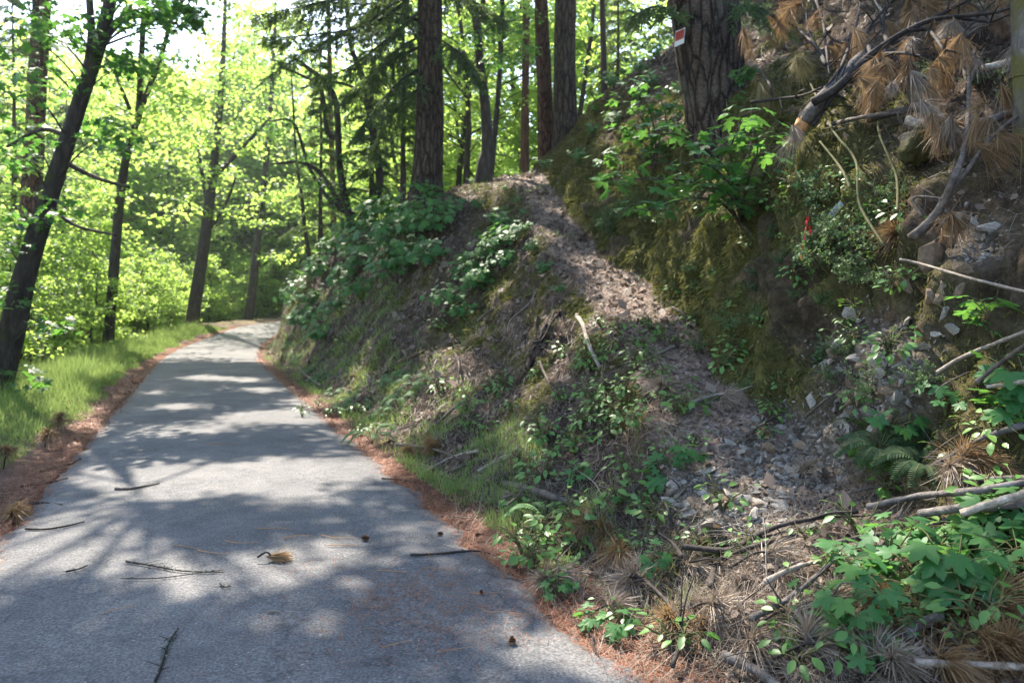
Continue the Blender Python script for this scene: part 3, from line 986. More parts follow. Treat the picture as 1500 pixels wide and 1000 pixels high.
for path in ([(612, -12, 0), (545, 35, -1), (450, 52, -1.6), (385, 55, -2)], [(612, 20, 0), (570, 55, -1), (510, 100, -1.5), (455, 115, -1.8)], [(616, 100, 0), (585, 120, -.8), (545, 165, -1.2), (520, 200, -1.3)],
             [(610, -60, 0), (520, -10, -1), (440, 10, -1.5), (370, 25, -2)], [(612, -40, 0), (560, 10, 1), (480, 30, 1.4), (420, 30, 2)], [(648, 60, 0), (675, 80, -.5), (700, 120, -.8)], [(646, -20, 0), (690, 0, -.8), (740, 30, -1)],
             [(612, 55, 0), (580, 75, .6), (540, 120, .9), (500, 150, 1)], [(610, -90, 0), (560, -30, .4), (500, 0, .6), (430, 0, 1)], [(613, 30, 0), (560, 20, 1.2), (490, 55, 2), (400, 95, 2.6)], [(613, 70, 0), (560, 95, 1), (505, 140, 1.8), (450, 165, 2.2)], [(613, -20, 0), (550, 5, -.5), (470, 5, -.8), (390, 30, -1)], [(613, 130, 0), (590, 150, .6), (560, 195, 1), (540, 235, 1.2)], [(611, -50, 0), (540, 25, 1.6), (460, 70, 2.4), (380, 120, 3)]):
    fir_bough(T6['limbs'], T6['fir'], [at(u, v, T6['loc'][1] + dy) for u, v, dy in path], 18, .5, .85, 44, .026, .13)
for path in ([(1000, 20, 0), (960, 10, -.6), (925, 25, -.9)], [(1075, 10, -.5), (1110, 10, -1), (1150, 40, -1.3)]):
    fir_bough(T8['limbs'], T8['fir'], [at(u, v, T8['loc'][1] + dy) for u, v, dy in path], 14, .4, .5, 40, .018, .09)

# ------------------------------------------------------------------ overhead canopy: unseen leaf clumps added to shade the ground, open over lit spots
LIT = [(200, 695, 78, 24), (315, 692, 62, 13), (430, 690, 60, 20), (361, 717, 45, 7), (190, 738, 55, 11), (455, 728, 45, 8), (76, 808, 95, 24), (266, 833, 100, 15), (304, 862, 80, 9), (415, 825, 52, 18),
       (380, 925, 50, 8), (262, 595, 32, 5), (391, 612, 68, 9), (296, 553, 32, 4), (355, 556, 32, 4), (384, 571, 30, 4), (313, 527, 32, 4), (296, 632, 34, 5), (224, 575, 14, 4), (310, 488, 110, 16), (160, 515, 70, 30),
       (235, 485, 60, 16), (50, 600, 90, 40), (110, 535, 80, 26), (110, 640, 60, 14), (30, 660, 40, 12), (560, 683, 40, 18), (700, 770, 26, 12), (860, 830, 20, 12), (820, 935, 70, 20), (930, 430, 50, 22), (880, 390, 36, 14), (800, 345, 45, 9),
       (770, 268, 45, 12), (700, 290, 34, 22), (830, 300, 30, 10), (935, 370, 26, 36), (830, 520, 44, 34), (800, 470, 30, 14), (700, 450, 44, 24), (670, 565, 40, 24), (640, 600, 30, 20), (880, 475, 36, 16), (550, 640, 40, 14), (720, 400, 40, 22),
       (1400, 860, 90, 42), (1390, 935, 110, 22), (1450, 610, 66, 40), (1395, 590, 30, 20), (1350, 100, 70, 60), (1440, 150, 60, 46), (1250, 60, 50, 40), (1180, 640, 26, 22), (1290, 520, 22, 16), (1130, 720, 36, 22), (1000, 740, 24, 12),
       (950, 230, 70, 50), (1000, 180, 60, 40), (1050, 300, 40, 26), (1190, 280, 40, 34), (1260, 370, 46, 30), (1390, 270, 50, 30), (1470, 460, 30, 20), (1430, 540, 40, 14), (1310, 700, 26, 16), (1050, 850, 34, 18), (960, 900, 34, 14),
       (1340, 790, 40, 14), (1200, 880, 30, 14), (600, 380, 50, 20), (480, 430, 40, 20), (1100, 430, 16, 14), (1170, 470, 14, 12), (1035, 400, 18, 22), (1250, 470, 20, 16), (1150, 540, 16, 10), (1010, 330, 22, 20), (1300, 230, 24, 20), (1230, 170, 30, 24), (1120, 80, 30, 30), (640, 520, 40, 14), (540, 560, 26, 20), (760, 600, 30, 14), (940, 560, 26, 12), (760, 660, 24, 12), (910, 640, 20, 10), (1040, 620, 24, 10), (440, 520, 20, 16), (470, 590, 26, 14)]
LIT = np.array(LIT, float)


def lit_at(P):
    u, v = proj(P)
    if P[1] < 1.5 or not (-150 < u < 1650 and v < 1150):
        return None
    d = np.hypot((u - LIT[:, 0]) / LIT[:, 2], (v - LIT[:, 1]) / LIT[:, 3])
    return d.min() < 1.0


def shade_canopy(n):
    got = 0
    names = [T1, T2, T3, T4, T5, T6, T7, T8, T9, T10, T13, *EXTRA]
    R = .40
    axes = [np.asarray(t['axis']) for t in names]
    A = np.vstack(axes)
    own = np.concatenate([[i] * len(a) for i, a in enumerate(axes)])
    clus = {i: [] for i in range(len(names))}
    sv = Vector(tuple(-SUN))
    for k in range(n):
        s, t = rng.uniform(-3, 24), rng.uniform(-4.5, 11)
        x, y = st2xy(s, t)
        z = drop(x, y)
        u, v = proj((x, y, z))
        Hh = max(11 + rng.random() * 5, .62 * y + 2.6 + rng.random() * 3) if y > -2 else 11 + rng.random() * 5
        C = np.array([x, y, z]) + SUN * (Hh / SUN[2])
        uu, vv = proj(C)
        if C[1] > 1 and vv > -25 and -80 < uu < 1580:
            continue
        ok = True
        R = .31 if (t < 2 and y < 12) else .22
        for ox, oy in ((0, 0), (R, 0), (-R, 0), (0, R), (0, -R), (R * .7, R * .7), (-R * .7, R * .7), (R * .7, -R * .7), (-R * .7, -R * .7)):
            h = BVH.ray_cast(Vector((C[0] + ox, C[1] + oy, C[2])), sv, 80)
            if h[0] is not None:
                l = lit_at(h[0])
                if l:
                    ok = False
                    break
        if not ok:
            continue
        if fbm(np.array([[x * .55, y * .55, 3.]]), 2)[0] > .62:
            continue
        dd = np.linalg.norm((A - C) * [1, 1, .6], axis=1)
        clus[own[dd.argmin()]].append(C)
        got += 1
    for i, t in enumerate(names):
        if not clus[i]:
            continue
        Cs = np.array(clus[i])
        leaf_layers(t['crown'], Cs, .36, 24, .145, .3)  # added shading clumps, out of view, join this tree's crown mesh
        ax = axes[i]
        for c in Cs[::45]:
            a = ax[np.argmin(np.abs(ax[:, 2] - (c[2] - .25 * np.linalg.norm(c[:2] - ax[-1][:2]))))]
            tube(t['limbs'], [a, (a + c) / 2 + [0, 0, .3], c], [.03, .02, .008], 4, 6)
    print('canopy clumps', got)


EXTRA = []


def shade_tree(x, y, h, label, bark='bark_maple', r=.2):  # unseen tree, added only to carry shading clumps
    g = drop(x, y)
    k = np.linspace(0, 1, 6)
    P = np.stack([x + rng.normal(size=6) * .15 * k, y + rng.normal(size=6) * .15 * k, g - .3 + k * h], -1)
    t = thing('maple_tree', label, 'tree', (x, y, g))
    tr = MB()
    ax = tube(tr, P, np.interp(k, [0, .06, 1], [r * 1.4, r, .03]), 10, 40, .12)
    tr.build('trunk', M[bark], t)
    d = dict(root=t, axis=ax, limbs=MB(), crown=MB(), sun=MB(), fir=MB(), top=g + h, loc=np.array([x, y, g]))
    EXTRA.append(d)
    return d


shade_tree(-9.5, 8.5, 17, 'unseen shade maple added on the verge just outside the left edge of the photo')
shade_tree(-6.0, 2.0, 15, 'unseen shade maple added on the verge beside the photographer')
shade_tree(6.5, 5.0, 13, 'unseen shade maple added on the hill above the dead pine')
shade_tree(7.5, 13, 14, 'unseen shade maple added high on the hill behind the big leaning fir')
shade_canopy(13000)
for t in list(TREES.values()) + EXTRA:
    for pname, key, mt in (('limbs', 'limbs', M['bark_maple']), ('crown', 'crown', M['maple_shaded']), ('foliage', 'sun', M['maple']), ('needles', 'fir', M['fir'])):
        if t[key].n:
            t[key].build(pname, mt, t['root'])

# ------------------------------------------------------------------ the wood below and behind
PROT = []
for i, (h, sp, nl, nf, sz) in enumerate([(10, 3.2, 20, 16, .20), (13, 3.8, 24, 16, .21), (7.5, 2.8, 17, 16, .18), (5, 2.2, 13, 17, .16), (11, 3.4, 20, 15, .20)]):
    PROT.append(maple_parts(h, sp, nl, nf, sz, [.12, .18, .08, .05, .25][i], tuple(rng.normal(size=2) * .06), .06 + h * .007))
FPROT = [fir_parts(13, 2.6, 46, .12, .15, 22), fir_parts(19, 3.0, 56, .22, .19, 22)]
proto = {}


def wood(i, loc, rz, sc, label, group, fir=False):
    key = (fir, i)
    if key not in proto:
        parts = (FPROT if fir else PROT)[i]
        t = tree_thing('fir_tree' if fir else 'maple_tree', label, 'tree', (0, 0, 0), parts, (M['bark'], M['bark'], M['fir']) if fir else (M['bark_maple'], M['bark_maple'], M['maple']), group)
        proto[key] = t
        t.location = tuple(loc)
        t.rotation_euler = (0, 0, rz)
        t.scale = (sc,) * 3
        return t
    return dup(proto[key], loc, (0, 0, rz), sc, label, group)


placed = []
LP_ = [hit(u, v)[0] for u, v, _, _ in LIT]
LP_ = np.array([q for q in LP_ if q is not None])
for u, v, ru, rv in list(LIT[:34]) + [(310, 488, 110, 16), (160, 515, 80, 30), (390, 480, 30, 6), (60, 590, 60, 40), (330, 482, 80, 8), (120, 530, 30, 15), (200, 500, 25, 8), (30, 640, 30, 15), (110, 640, 40, 12), (260, 488, 30, 6), (360, 478, 30, 3)]:
    for su, sv_ in ((.6, 0), (-.6, 0), (0, .6), (0, -.6)):
        q = hit(u + su * ru, v + sv_ * rv)[0]
        if q is not None:
            LP_ = np.vstack([LP_, q])


# the wall of low leaves behind the bend stands in the sun too
WALL = np.array([at(*q) for q in [(60, 480, 17), (130, 470, 21), (180, 440, 26), (230, 430, 35), (300, 420, 47), (350, 430, 52), (400, 420, 58), (120, 380, 24), (200, 350, 32), (260, 330, 38), (340, 330, 54), (300, 380, 50), (80, 400, 21), (400, 360, 60), (440, 350, 62)]])
LP_ = np.vstack([LP_, WALL])


def blocks(x, y, z, h, r):
    # how many of the sunlit spots a tree of this size would shade
    t = (np.array([x, y]) - LP_[:, :2]) @ SUN[:2] / (SUN[:2] @ SUN[:2])
    q = LP_ + SUN * np.maximum(t, 0)[:, None]
    return int(((np.hypot(q[:, 0] - x, q[:, 1] - y) < r) & (t > 2.) & (q[:, 2] < z + h) & (q[:, 2] > z + .1 * h)).sum())


PH = [10, 13, 7.5, 5, 11]
PR = [3.9, 4.6, 3.3, 2.6, 4.1]


def far_enough(x, y, m):
    return all((x - a) ** 2 + (y - b) ** 2 > m * m for a, b in placed)


cnt = 0
for tries in range(4000):
    if cnt >= 60:
        break
    s, d = rng.uniform(14, 90), rng.uniform(4.0, 34)
    x, y = st2xy(s, ledge(min(s, 60)) - d)
    if y < 17 or x / y < -.86 or not far_enough(x, y, 2.0 + y * .02):
        continue
    if s > 48 and d < 5.5:
        continue
    u = HU + F * x / y
    i = int(rng.integers(0, 5))
    if y < 24 and i == 1:
        i = 3
    sc = rng.uniform(.8, 1.25)
    if blocks(x, y, drop(x, y), PH[i] * sc, PR[i] * sc) > 1:
        i, sc = 3, sc * .8
        if blocks(x, y, drop(x, y), PH[i] * sc, PR[i] * sc) > 1:
            continue
    placed.append((x, y))
    near_ = 'near the verge' if d < 9 else ('down the slope' if d < 20 else 'deep in the valley wood')
    wood(i, (x, y, drop(x, y) - .1), rng.random() * 6.28, sc, ['sunlit maple with layered leaves ', 'tall leafy maple ', 'bushy young maple ', 'small maple thicket ', 'open crowned maple '][i] + near_ + ' left of the road', 'maples in the wood below the road')
    cnt += 1
# understory close by the verge
k = 0
for s in np.arange(15, 66, 1.7):
    d = rng.uniform(3.5, 5.2) + (1.2 if s > 45 else 0)
    x, y = st2xy(s, ledge(min(s, 62)) - d)
    i, sc = (3, rng.uniform(.5, .85)) if k % 3 else (2, rng.uniform(.55, .8))
    k += 1
    if blocks(x, y, drop(x, y), PH[i] * sc, 2.7 * sc) > 1:
        continue
    wood(i, (x, y, drop(x, y) - .1), rng.random() * 6, sc, ['low leafy maple bush at the verge edge behind the grass', 'young maple at the road bend'][int(y > 35)], 'young maples along the verge')
# behind the crest of the spur
cnt = 0
for tries in range(3000):
    if cnt >= 46:
        break
    Y = rng.uniform(30, 75)
    u = rng.uniform(420, 1080)
    x = (u - HU) * Y / F
    if not far_enough(x, Y, 2.6) or (u < 560 and Y < 46):
        continue
    if blocks(x, Y, drop(x, Y), 16, 5) > 1:
        continue
    placed.append((x, Y))
    fir = rng.random() < .22 and u > 640
    i = int(rng.integers(0, 2)) if fir else int(rng.choice([0, 1, 4, 0, 2]))
    wood(i, (x, Y, drop(x, Y) - .1), rng.random() * 6.28, rng.uniform(.9, 1.4), ('pale fir ' if fir else 'sunlit maple ') + 'standing behind the crest of the spur, ' + ('right of the curved trunk' if u > 710 else 'left of the curved trunk'), 'trees behind the crest', fir)
    cnt += 1
for (u, Y, i, sc) in [(545, 25, 0, .62), (470, 28, 0, .62), (590, 30, 1, .7), (905, 24, 0, .5), (20, 30, 1, .9), (95, 34, 0, 1.0)]:
    x = (u - HU) * Y / F
    wood(i, (x, Y, drop(x, Y) - .2), rng.random() * 6, sc, 'feathery fir ' + ('between the black maple stems and the big fir' if 400 < u < 600 else 'behind the trunks'), 'understory firs', True)
# tall trees further down the slope whose crowns close the gap under the sky
for (u, Y, i, sc) in [(60, 44, 1, 1.7), (130, 50, 1, 1.8), (215, 52, 4, 1.9), (175, 42, 1, 1.6), (270, 58, 1, 2.0), (330, 66, 1, 2.1), (385, 70, 4, 2.2), (440, 72, 1, 2.1), (300, 74, 4, 2.4), (20, 38, 4, 1.6), (240, 40, 1, 1.5), (360, 78, 1, 2.6), (420, 80, 1, 2.4), (110, 62, 1, 2.2), (480, 66, 1, 1.9), (540, 62, 4, 1.8)]:
    x = (u - HU) * Y / F
    while blocks(x, Y, drop(x, Y), PH[i] * sc, PR[i] * sc) > 0 and Y < 120:
        Y += 4
        x = (u - HU) * Y / F
    wood(i, (x, Y, drop(x, Y) - .3), rng.random() * 6, sc, 'tall sunlit maple filling the background beyond the road bend', 'tall maples beyond the bend')
for k in range(26):
    u, Y, sc = rng.uniform(-60, 620), rng.uniform(72, 96), rng.uniform(2.2, 2.9)
    x = (u - HU) * Y / F
    if blocks(x, Y, drop(x, Y), 13 * sc, 4.4 * sc) > 0:
        continue
    wood(int(rng.choice([0, 1, 4])), (x, Y, drop(x, Y) - .3), rng.random() * 6, sc, 'tall pale green tree far back in the wood left of the black maple stems', 'tall trees far back in the wood')
# rim of trees across the valley so that no bare hill shows
cnt = 0
for k in range(90):
    a = math.radians(rng.uniform(-44, 24))
    r_ = rng.uniform(95, 150)
    x, y = r_ * math.sin(a), r_ * math.cos(a)
    z = np.interp(r_, rr, hz) - 1
    wood(int(rng.integers(0, 2)), (x, y, z), rng.random() * 6, rng.uniform(1.5, 2.4), 'hazy tree in the wood on the far side of the valley', 'trees across the valley', bool(rng.random() < .4))
# ------------------------------------------------------------------ ground cover
FC = GP[:-1, :-1] + .0
E1, E2 = GP[1:, :-1] - FC, GP[:-1, 1:] - FC
AREA = np.linalg.norm(np.cross(E1, E2), axis=-1)
fu, fv = PU[:-1, :-1], PV[:-1, :-1]
INF = ((fu > -200) & (fu < 1750) & (fv > -150) & (fv < 1250) & (FC[..., 1] > 1.2))
FZ = np.broadcast_to(ZID[None, :-1], FC.shape[:2])
FS = np.broadcast_to(ss[:-1, None], FC.shape[:2])
DEP = np.maximum(FC[..., 1], 1.5)
ZN = ZONE[:-1, :-1]


def surf(n, wt, lod=1.2):
    w_ = (AREA * INF * wt / DEP ** lod).ravel()
    k = rng.choice(len(w_), n, p=w_ / w_.sum())
    a, b = rng.random((2, n, 1))
    fi, fj = np.unravel_index(k, FC.shape[:2])
    p = FC[fi, fj] + E1[fi, fj] * a + E2[fi, fj] * b
    return p, GN[fi, fj], (fi, fj)


def lay(n_, spread=.35):
    """random directions lying on the surface with normals n_"""
    d = rng.normal(size=n_.shape)
    d -= n_ * (d * n_).sum(1)[:, None] * (1 - spread)
    return d / (np.linalg.norm(d, axis=1)[:, None] + 1e-9)


def mats(d, n_):
    """y along d, z as close to n_ as it can be"""
    x = np.cross(d, n_)
    x /= np.linalg.norm(x, axis=1)[:, None] + 1e-9
    z = np.cross(x, d)
    return np.stack([x, d, z], -1)


LITLEAF = (np.array([[0, 0, 0], [.32, .35, .16], [.22, .75, .1], [0, 1, .22], [-.3, .6, .02], [-.26, .3, .2]]), [np.array([[0, 1, 2, 3], [0, 3, 4, 5]])])
notwall = (FZ < 2.95) | (FZ > 3.9)
dry = (1 - ZN[..., 0]) * (1 - .6 * ZN[..., 2])


def stuff(name, mb, mat):
    return kind(mb.build(name, mat), 'stuff')


# leaf litter
mb = MB()
p, n_, _ = surf(64000, dry * notwall * (FZ > .7) * (.35 + ZN[..., 1]), 1.3)
d = lay(n_)
scatter(mb, LITLEAF, p + n_ * .006, mats(d, n_ + rng.normal(size=n_.shape) * .35), (rng.lognormal(-3.2, .5, len(p)) * np.clip(p[:, 1] / 8, .7, 1.6))[:, None] * np.ones(3))
stuff('leaf_litter', mb, M['litter'])
# fallen grey needles, thick near the camera on the right
mb = MB()
wg = np.clip(ell(fu, fv, 1080, 880, 420, 190) * 1.4, 0, 1) * (fv > 640) + .22 * dry * notwall * (FZ > .8)
p, n_, _ = surf(60000, wg * (1 - .85 * ZN[..., 2]), 1.5)
d = lay(n_, .5)
p8, n8, _ = surf(20000, dry * (FZ > .95) * (FZ < 2.05), 1.3)        # strands that slid and hang down the bank
dn8 = np.array([0, 0, -1.]) + n8 * n8[:, 2:3]
dn8 /= np.linalg.norm(dn8, axis=1)[:, None] + 1e-9
p, n_, d = np.vstack([p, p8]), np.vstack([n_, n8]), np.vstack([d, dn8 + rng.normal(size=n8.shape) * .28 + n8 * .1])
d /= np.linalg.norm(d, axis=1)[:, None]
scatter(mb, NEEDLE, p + n_ * .012 * rng.random((len(p), 1)) + n_ * .004, mats(d, n_), np.stack([.0016 * np.clip(p[:, 1] / 4, 1, 4), rng.uniform(.08, .2, len(p)), np.ones(len(p))], -1))
stuff('needle_litter', mb, M['needle_grey'])
# rust red needles along both road edges and drifting onto the asphalt
mb = MB()
p, n_, _ = surf(18000, (FZ < .8) * ZN[..., 3], 1.5)
k = 11000
s_ = rng.uniform(1.5, 26, k) ** 1.0
e_ = np.where(rng.random(k) < .5, redge(s_) - np.abs(rng.normal(size=k)) * .09, ledge(s_) + np.abs(rng.normal(size=k)) * .10 - .05)
p2 = np.concatenate([st2xy(s_, e_), .006 + zr(s_)[:, None]], -1)
s_ = rng.uniform(2, 20, k)
e_ = ledge(s_) - np.abs(rng.normal(size=k)) * .17
p3 = np.concatenate([st2xy(s_, e_), (.035 + zr(s_))[:, None]], -1)
dm = rng.normal(size=(1500, 2)) * [.42, .35] + st2xy(3.9, 1.05)
p4 = np.concatenate([dm, np.full((1500, 1), .031)], -1)
p = np.vstack([p + n_ * .008, p2, p3, p4])
n_ = np.vstack([n_, np.tile([0, 0, 1.], (2 * k + 1500, 1))])
d = lay(n_, .25)
scatter(mb, NEEDLE, p, mats(d, n_), np.stack([.0028 * np.clip(p[:, 1] / 5, .8, 3.5), rng.uniform(.03, .085, len(p)), np.ones(len(p))], -1))
stuff('red_needles', mb, M['needle_red'])
# moss pelt hanging from the bank
mb = MB()
p, n_, ij = surf(125000, np.clip(ZN[..., 0] - .18, 0, 1) * (FZ > .9), 1.3)
dn = np.array([0, 0, -1.]) - n_ * (-n_[:, 2:3])
dn /= np.linalg.norm(dn, axis=1)[:, None] + 1e-9
d = dn + rng.normal(size=n_.shape) * .42 + n_ * .25
d /= np.linalg.norm(d, axis=1)[:, None]
MOSSC = (np.array([[-.5, 0, 0], [.5, 0, 0], [.32, .6, .12], [0, 1, 0], [-.32, .6, .12]]), [np.array([[0, 1, 2, 3]]), np.array([[0, 3, 4]])])
sc = rng.lognormal(-.25, .4, len(p)) * np.clip(p[:, 1] / 7, .75, 1.8)
scatter(mb, MOSSC, p + n_ * .01, mats(d, n_ + rng.normal(size=n_.shape) * .3), np.stack([.012 * sc, .046 * sc, .046 * sc], -1))
stuff('moss', mb, M['moss'])
# grass
BLADE = (np.array([[-.5, 0, 0], [.5, 0, 0], [.36, .45, .06], [-.36, .45, .06], [0, 1, .32]]), [np.array([[0, 1, 2, 3]]), np.array([[3, 2, 4]])])
mb = MB()
k = 70000
s_ = 2.5 + 42 * rng.random(k) ** 1.5
d_ = np.where(s_ > 7.5, .2, .42) + np.abs(rng.normal(size=k)) * 1.15 + .25 * (vnoise(np.stack([s_ * 1.2, 0 * s_, 0 * s_], -1)) + 1)
keep = (d_ < 4.2) & (fbm(np.stack([s_ * .9, d_ * 1.2, 0 * s_], -1), 3) > np.interp(s_, [3, 6, 8], [1.2, .25, -.75]))
s_, d_ = s_[keep], d_[keep]
xy = st2xy(s_, ledge(s_) - d_)
z_ = np.array([drop(x, y) for x, y in xy])
P_ = np.concatenate([xy, z_[:, None]], -1)
d = np.stack([rng.normal(size=len(P_)) * .38, rng.normal(size=len(P_)) * .38, np.ones(len(P_))], -1)
hgt = rng.uniform(.07, .26, len(P_)) * np.clip(d_ / .9, .4, 1.25) * np.where(rng.random(len(P_)) < .08, 1.7, 1) * (1 + .7 * fbm(np.stack([P_[:, 0] * 2.2, P_[:, 1] * 2.2, 0 * s_], -1), 2))
scatter(mb, BLADE, P_, rotm(d, rng.random(len(P_)) * 6.28), np.stack([.006 * np.clip(P_[:, 1] / 8, .8, 3), hgt, hgt], -1))
p, n_, _ = surf(17000, np.clip((FZ > .45) * (FZ < 1.3) * np.interp(FS, [3, 4.3, 7, 30], [0, 1, .8, .35]) * (.35 + nm2[:-1, :-1]), 0, 2), 1.3)
d = n_ * .4 + np.stack([rng.normal(size=len(p)) * .4, rng.normal(size=len(p)) * .4, np.ones(len(p))], -1)
hgt = rng.uniform(.04, .17, len(p))
scatter(mb, BLADE, p, rotm(d, rng.random(len(p)) * 6.28), np.stack([.005 * np.clip(p[:, 1] / 6, .8, 3), hgt, hgt], -1))
p, n_, _ = surf(3500, np.clip(nm[:-1, :-1] - .4, 0, 1) * (FZ > 1.1) * notwall * (FZ < 5), 1.3)
d = n_ * .3 + np.stack([rng.normal(size=len(p)) * .5, rng.normal(size=len(p)) * .5, .8 * np.ones(len(p))], -1)
hgt = rng.uniform(.05, .2, len(p))
scatter(mb, BLADE, p, rotm(d, rng.random(len(p)) * 6.28), np.stack([.005 * np.clip(p[:, 1] / 6, .8, 3), hgt, hgt], -1))
stuff('grass', mb, M['grass'])

# ------------------------------------------------------------------ where a thing is, in words
MARKS = [('bleached white stick', 860, 500), ('hollow rotten log', 795, 490), ('shale rubble at the trail foot', 1110, 715), ('upper rubble chute', 1290, 555), ('orange earth hollow', 1375, 400), ('red ribbon', 1182, 350),
         ('big fir foot', 630, 280), ('mossy bank corner', 430, 470), ('signed leaning fir', 1045, 170), ('dead pine limb', 1330, 60), ('mossy boulder', 1340, 215), ('large maple seedlings', 1350, 850), ('pale log ends', 1420, 725),
         ('sunlit trail bend', 930, 430), ('trail crest', 770, 255), ('mossy trail wall', 1050, 430), ('road edge grass', 740, 770), ('fallen branch on the bank toe', 790, 722), ('road verge ferns', 500, 585), ('dark fern clump', 1315, 655),
         ('overhanging maple sprays', 990, 230), ('bank bush', 600, 375), ('lower right corner', 1450, 960), ('trail start', 1040, 600), ('asphalt edge by the pine cone', 830, 940), ('mid bank herbs', 880, 590), ('needle heap', 1010, 880), ('bare bank face', 600, 500)]
USED = {}


def where(u, v):
    ds = sorted((math.hypot((u - a) / 1.0, (v - b) * 1.2), nme, u - a, v - b) for nme, a, b in MARKS)
    out_ = []
    for dist, nme, dx, dy in ds[:3]:
        if dist < 38:
            out_.append('at the ' + nme)
        elif abs(dx) > abs(dy):
            out_.append(('left of the ' if dx < 0 else 'right of the ') + nme)
        else:
            out_.append(('above the ' if dy < 0 else 'below the ') + nme)
    return out_


def lab(look, u, v):
    w3 = where(u, v)
    for extra in ([w3[0]], w3[:2], [w3[0], w3[2]], w3[1:]):
        l = look + ' ' + ', '.join(extra)
        if l not in USED and len(l.split()) <= 16:
            USED[l] = 1
            return l
    return look + ' ' + w3[0]


# ------------------------------------------------------------------ stones
def shard(seed, flat):
    r = np.random.default_rng(seed)
    import bmesh
    bm = bmesh.new()
    pts = r.normal(size=(15, 3))
    pts /= np.linalg.norm(pts, axis=1)[:, None]
    pts *= r.uniform(.75, 1.1, (15, 1)) * np.array([1, r.uniform(.55, .9), flat])
    for q in pts:
        bm.verts.new(q * .5)
    bmesh.ops.convex_hull(bm, input=bm.verts)
    for v in [v for v in bm.verts if not v.link_faces]:
        bm.verts.remove(v)
    bm.verts.index_update()
    V = np.array([v.co[:] for v in bm.verts])
    Fa = np.array([[v.index for v in f.verts] for f in bm.faces])
    bm.free()
    return V, [Fa]


SH = [shard(i, [.22, .35, .28, .5, .18, .42][i % 6]) for i in range(10)]
mb = MB()
p, n_, _ = surf(3800, np.clip(ZN[..., 2] - .05, 0, 1) * (FZ > .8), 1.4)
p5, n5, _ = surf(1500, (FZ > 1.2) * notwall * (.2 + ZN[..., 1]), 1.2)
p, n_ = np.vstack([p, p5]), np.vstack([n_, n5])
which = rng.integers(0, 10, len(p))
for i in range(10):
    m_ = which == i
    d = lay(n_[m_], .4)
    s_ = np.clip(rng.lognormal(-3.7, .5, m_.sum()), .008, .07) * np.clip(p[m_, 1] / 6, .8, 1.5)
    scatter(mb, SH[i], p[m_] + n_[m_] * .004, mats(d, n_[m_] + rng.normal(size=(m_.sum(), 3)) * .35), s_[:, None] * np.ones(3))
kind(mb.build('rubble', M['stone'], smooth=False), 'stuff')
STONES = []
for i in range(10):
    STONES.append(MB().add(*SH[i]))
sproto = {}


def stone(u, v, size, look='pale grey shale slab', mt='stone', i=None, lift=.3):
    q, n = hit(u, v)
    if q is None:
        return
    i = int(rng.integers(0, 10)) if i is None else i
    L_ = lab(look, u, v)
    if (i, mt) not in sproto:
        o = STONES[i].build('stone', M[mt], smooth=False)
        tag(o, L_, 'stone', 'loose shale stones')
        sproto[(i, mt)] = o
    else:
        o = sproto[(i, mt)].copy()
        COL.objects.link(o)
        o['label'] = L_
    r = Vector(tuple(n)).to_track_quat('Z', 'Y').to_euler()
    o.location = tuple(q + n * size * .1 * lift)
    o.rotation_euler = (r.x + rng.normal() * .3, r.y + rng.normal() * .3, rng.random() * 6.28)
    o.scale = (size * rng.uniform(.8, 1.3), size * rng.uniform(.8, 1.2), size * rng.uniform(.8, 1.3))
    return o


for (u, v, s_) in [(1058, 653, .115), (1145, 745, .23), (1075, 750, .15), (1135, 735, .13), (1010, 755, .20), (1000, 742, .12), (1050, 742, .11), (1070, 680, .10), (1115, 690, .11), (1145, 700, .15), (1085, 662, .08), (1125, 772, .15), (1080, 770, .10), (1160, 720, .13),
                   (1180, 680, .17), (1030, 720, .12), (920, 790, .12), (1195, 640, .15), (1200, 690, .11), (1215, 720, .10), (1230, 700, .08), (1255, 770, .06), (1120, 715, .09), (1095, 712, .10), (1060, 705, .1), (1150, 660, .08), (1165, 645, .12), (1240, 610, .1),
                   (1250, 575, .1), (1290, 545, .15), (1300, 520, .17), (1350, 510, .17), (1330, 470, .14), (1380, 460, .16), (1395, 480, .12), (1310, 585, .16), (1270, 600, .11), (1320, 560, .11), (1335, 590, .1), (1265, 545, .12), (1285, 500, .1), (1370, 490, .1), (1220, 600, .1), (1260, 640, .1),
                   (1400, 320, .12), (1385, 330, .09), (1415, 300, .1), (1440, 350, .09), (1280, 620, .09), (1240, 660, .12), (1210, 760, .07), (985, 765, .1), (1030, 765, .1), (880, 585, .07), (830, 600, .09), (865, 790, .09), (900, 760, .06)]:
    stone(u, v, s_)
for (u, v, s_) in [(1032, 668, .15), (1245, 560, .17), (1175, 655, .16), (1235, 575, .16), (1285, 505, .12), (1375, 430, .2)]:
    stone(u, v, s_, 'tan block of stone', 'stone_tan', None, .8)
for k in range(50):
    stone(rng.uniform(985, 1190), rng.uniform(655, 780), rng.uniform(.07, .19), 'flat pale shale slab', 'stone', int(rng.choice([0, 2, 4])), -.3)
k = 0
p, n_, _ = surf(165, np.clip(ZN[..., 2] - .15, 0, 1) * (FZ > .8), 1.0)
for q in p:
    u, v = proj(q)
    if 0 < u < 1500 and 0 < v < 1000:
        stone(u, v, rng.uniform(.05, .19), *(('grey shale chip', 'stone') if rng.random() < .7 else ('tan stone chip', 'stone_tan')), None, rng.uniform(-1.5, .3))
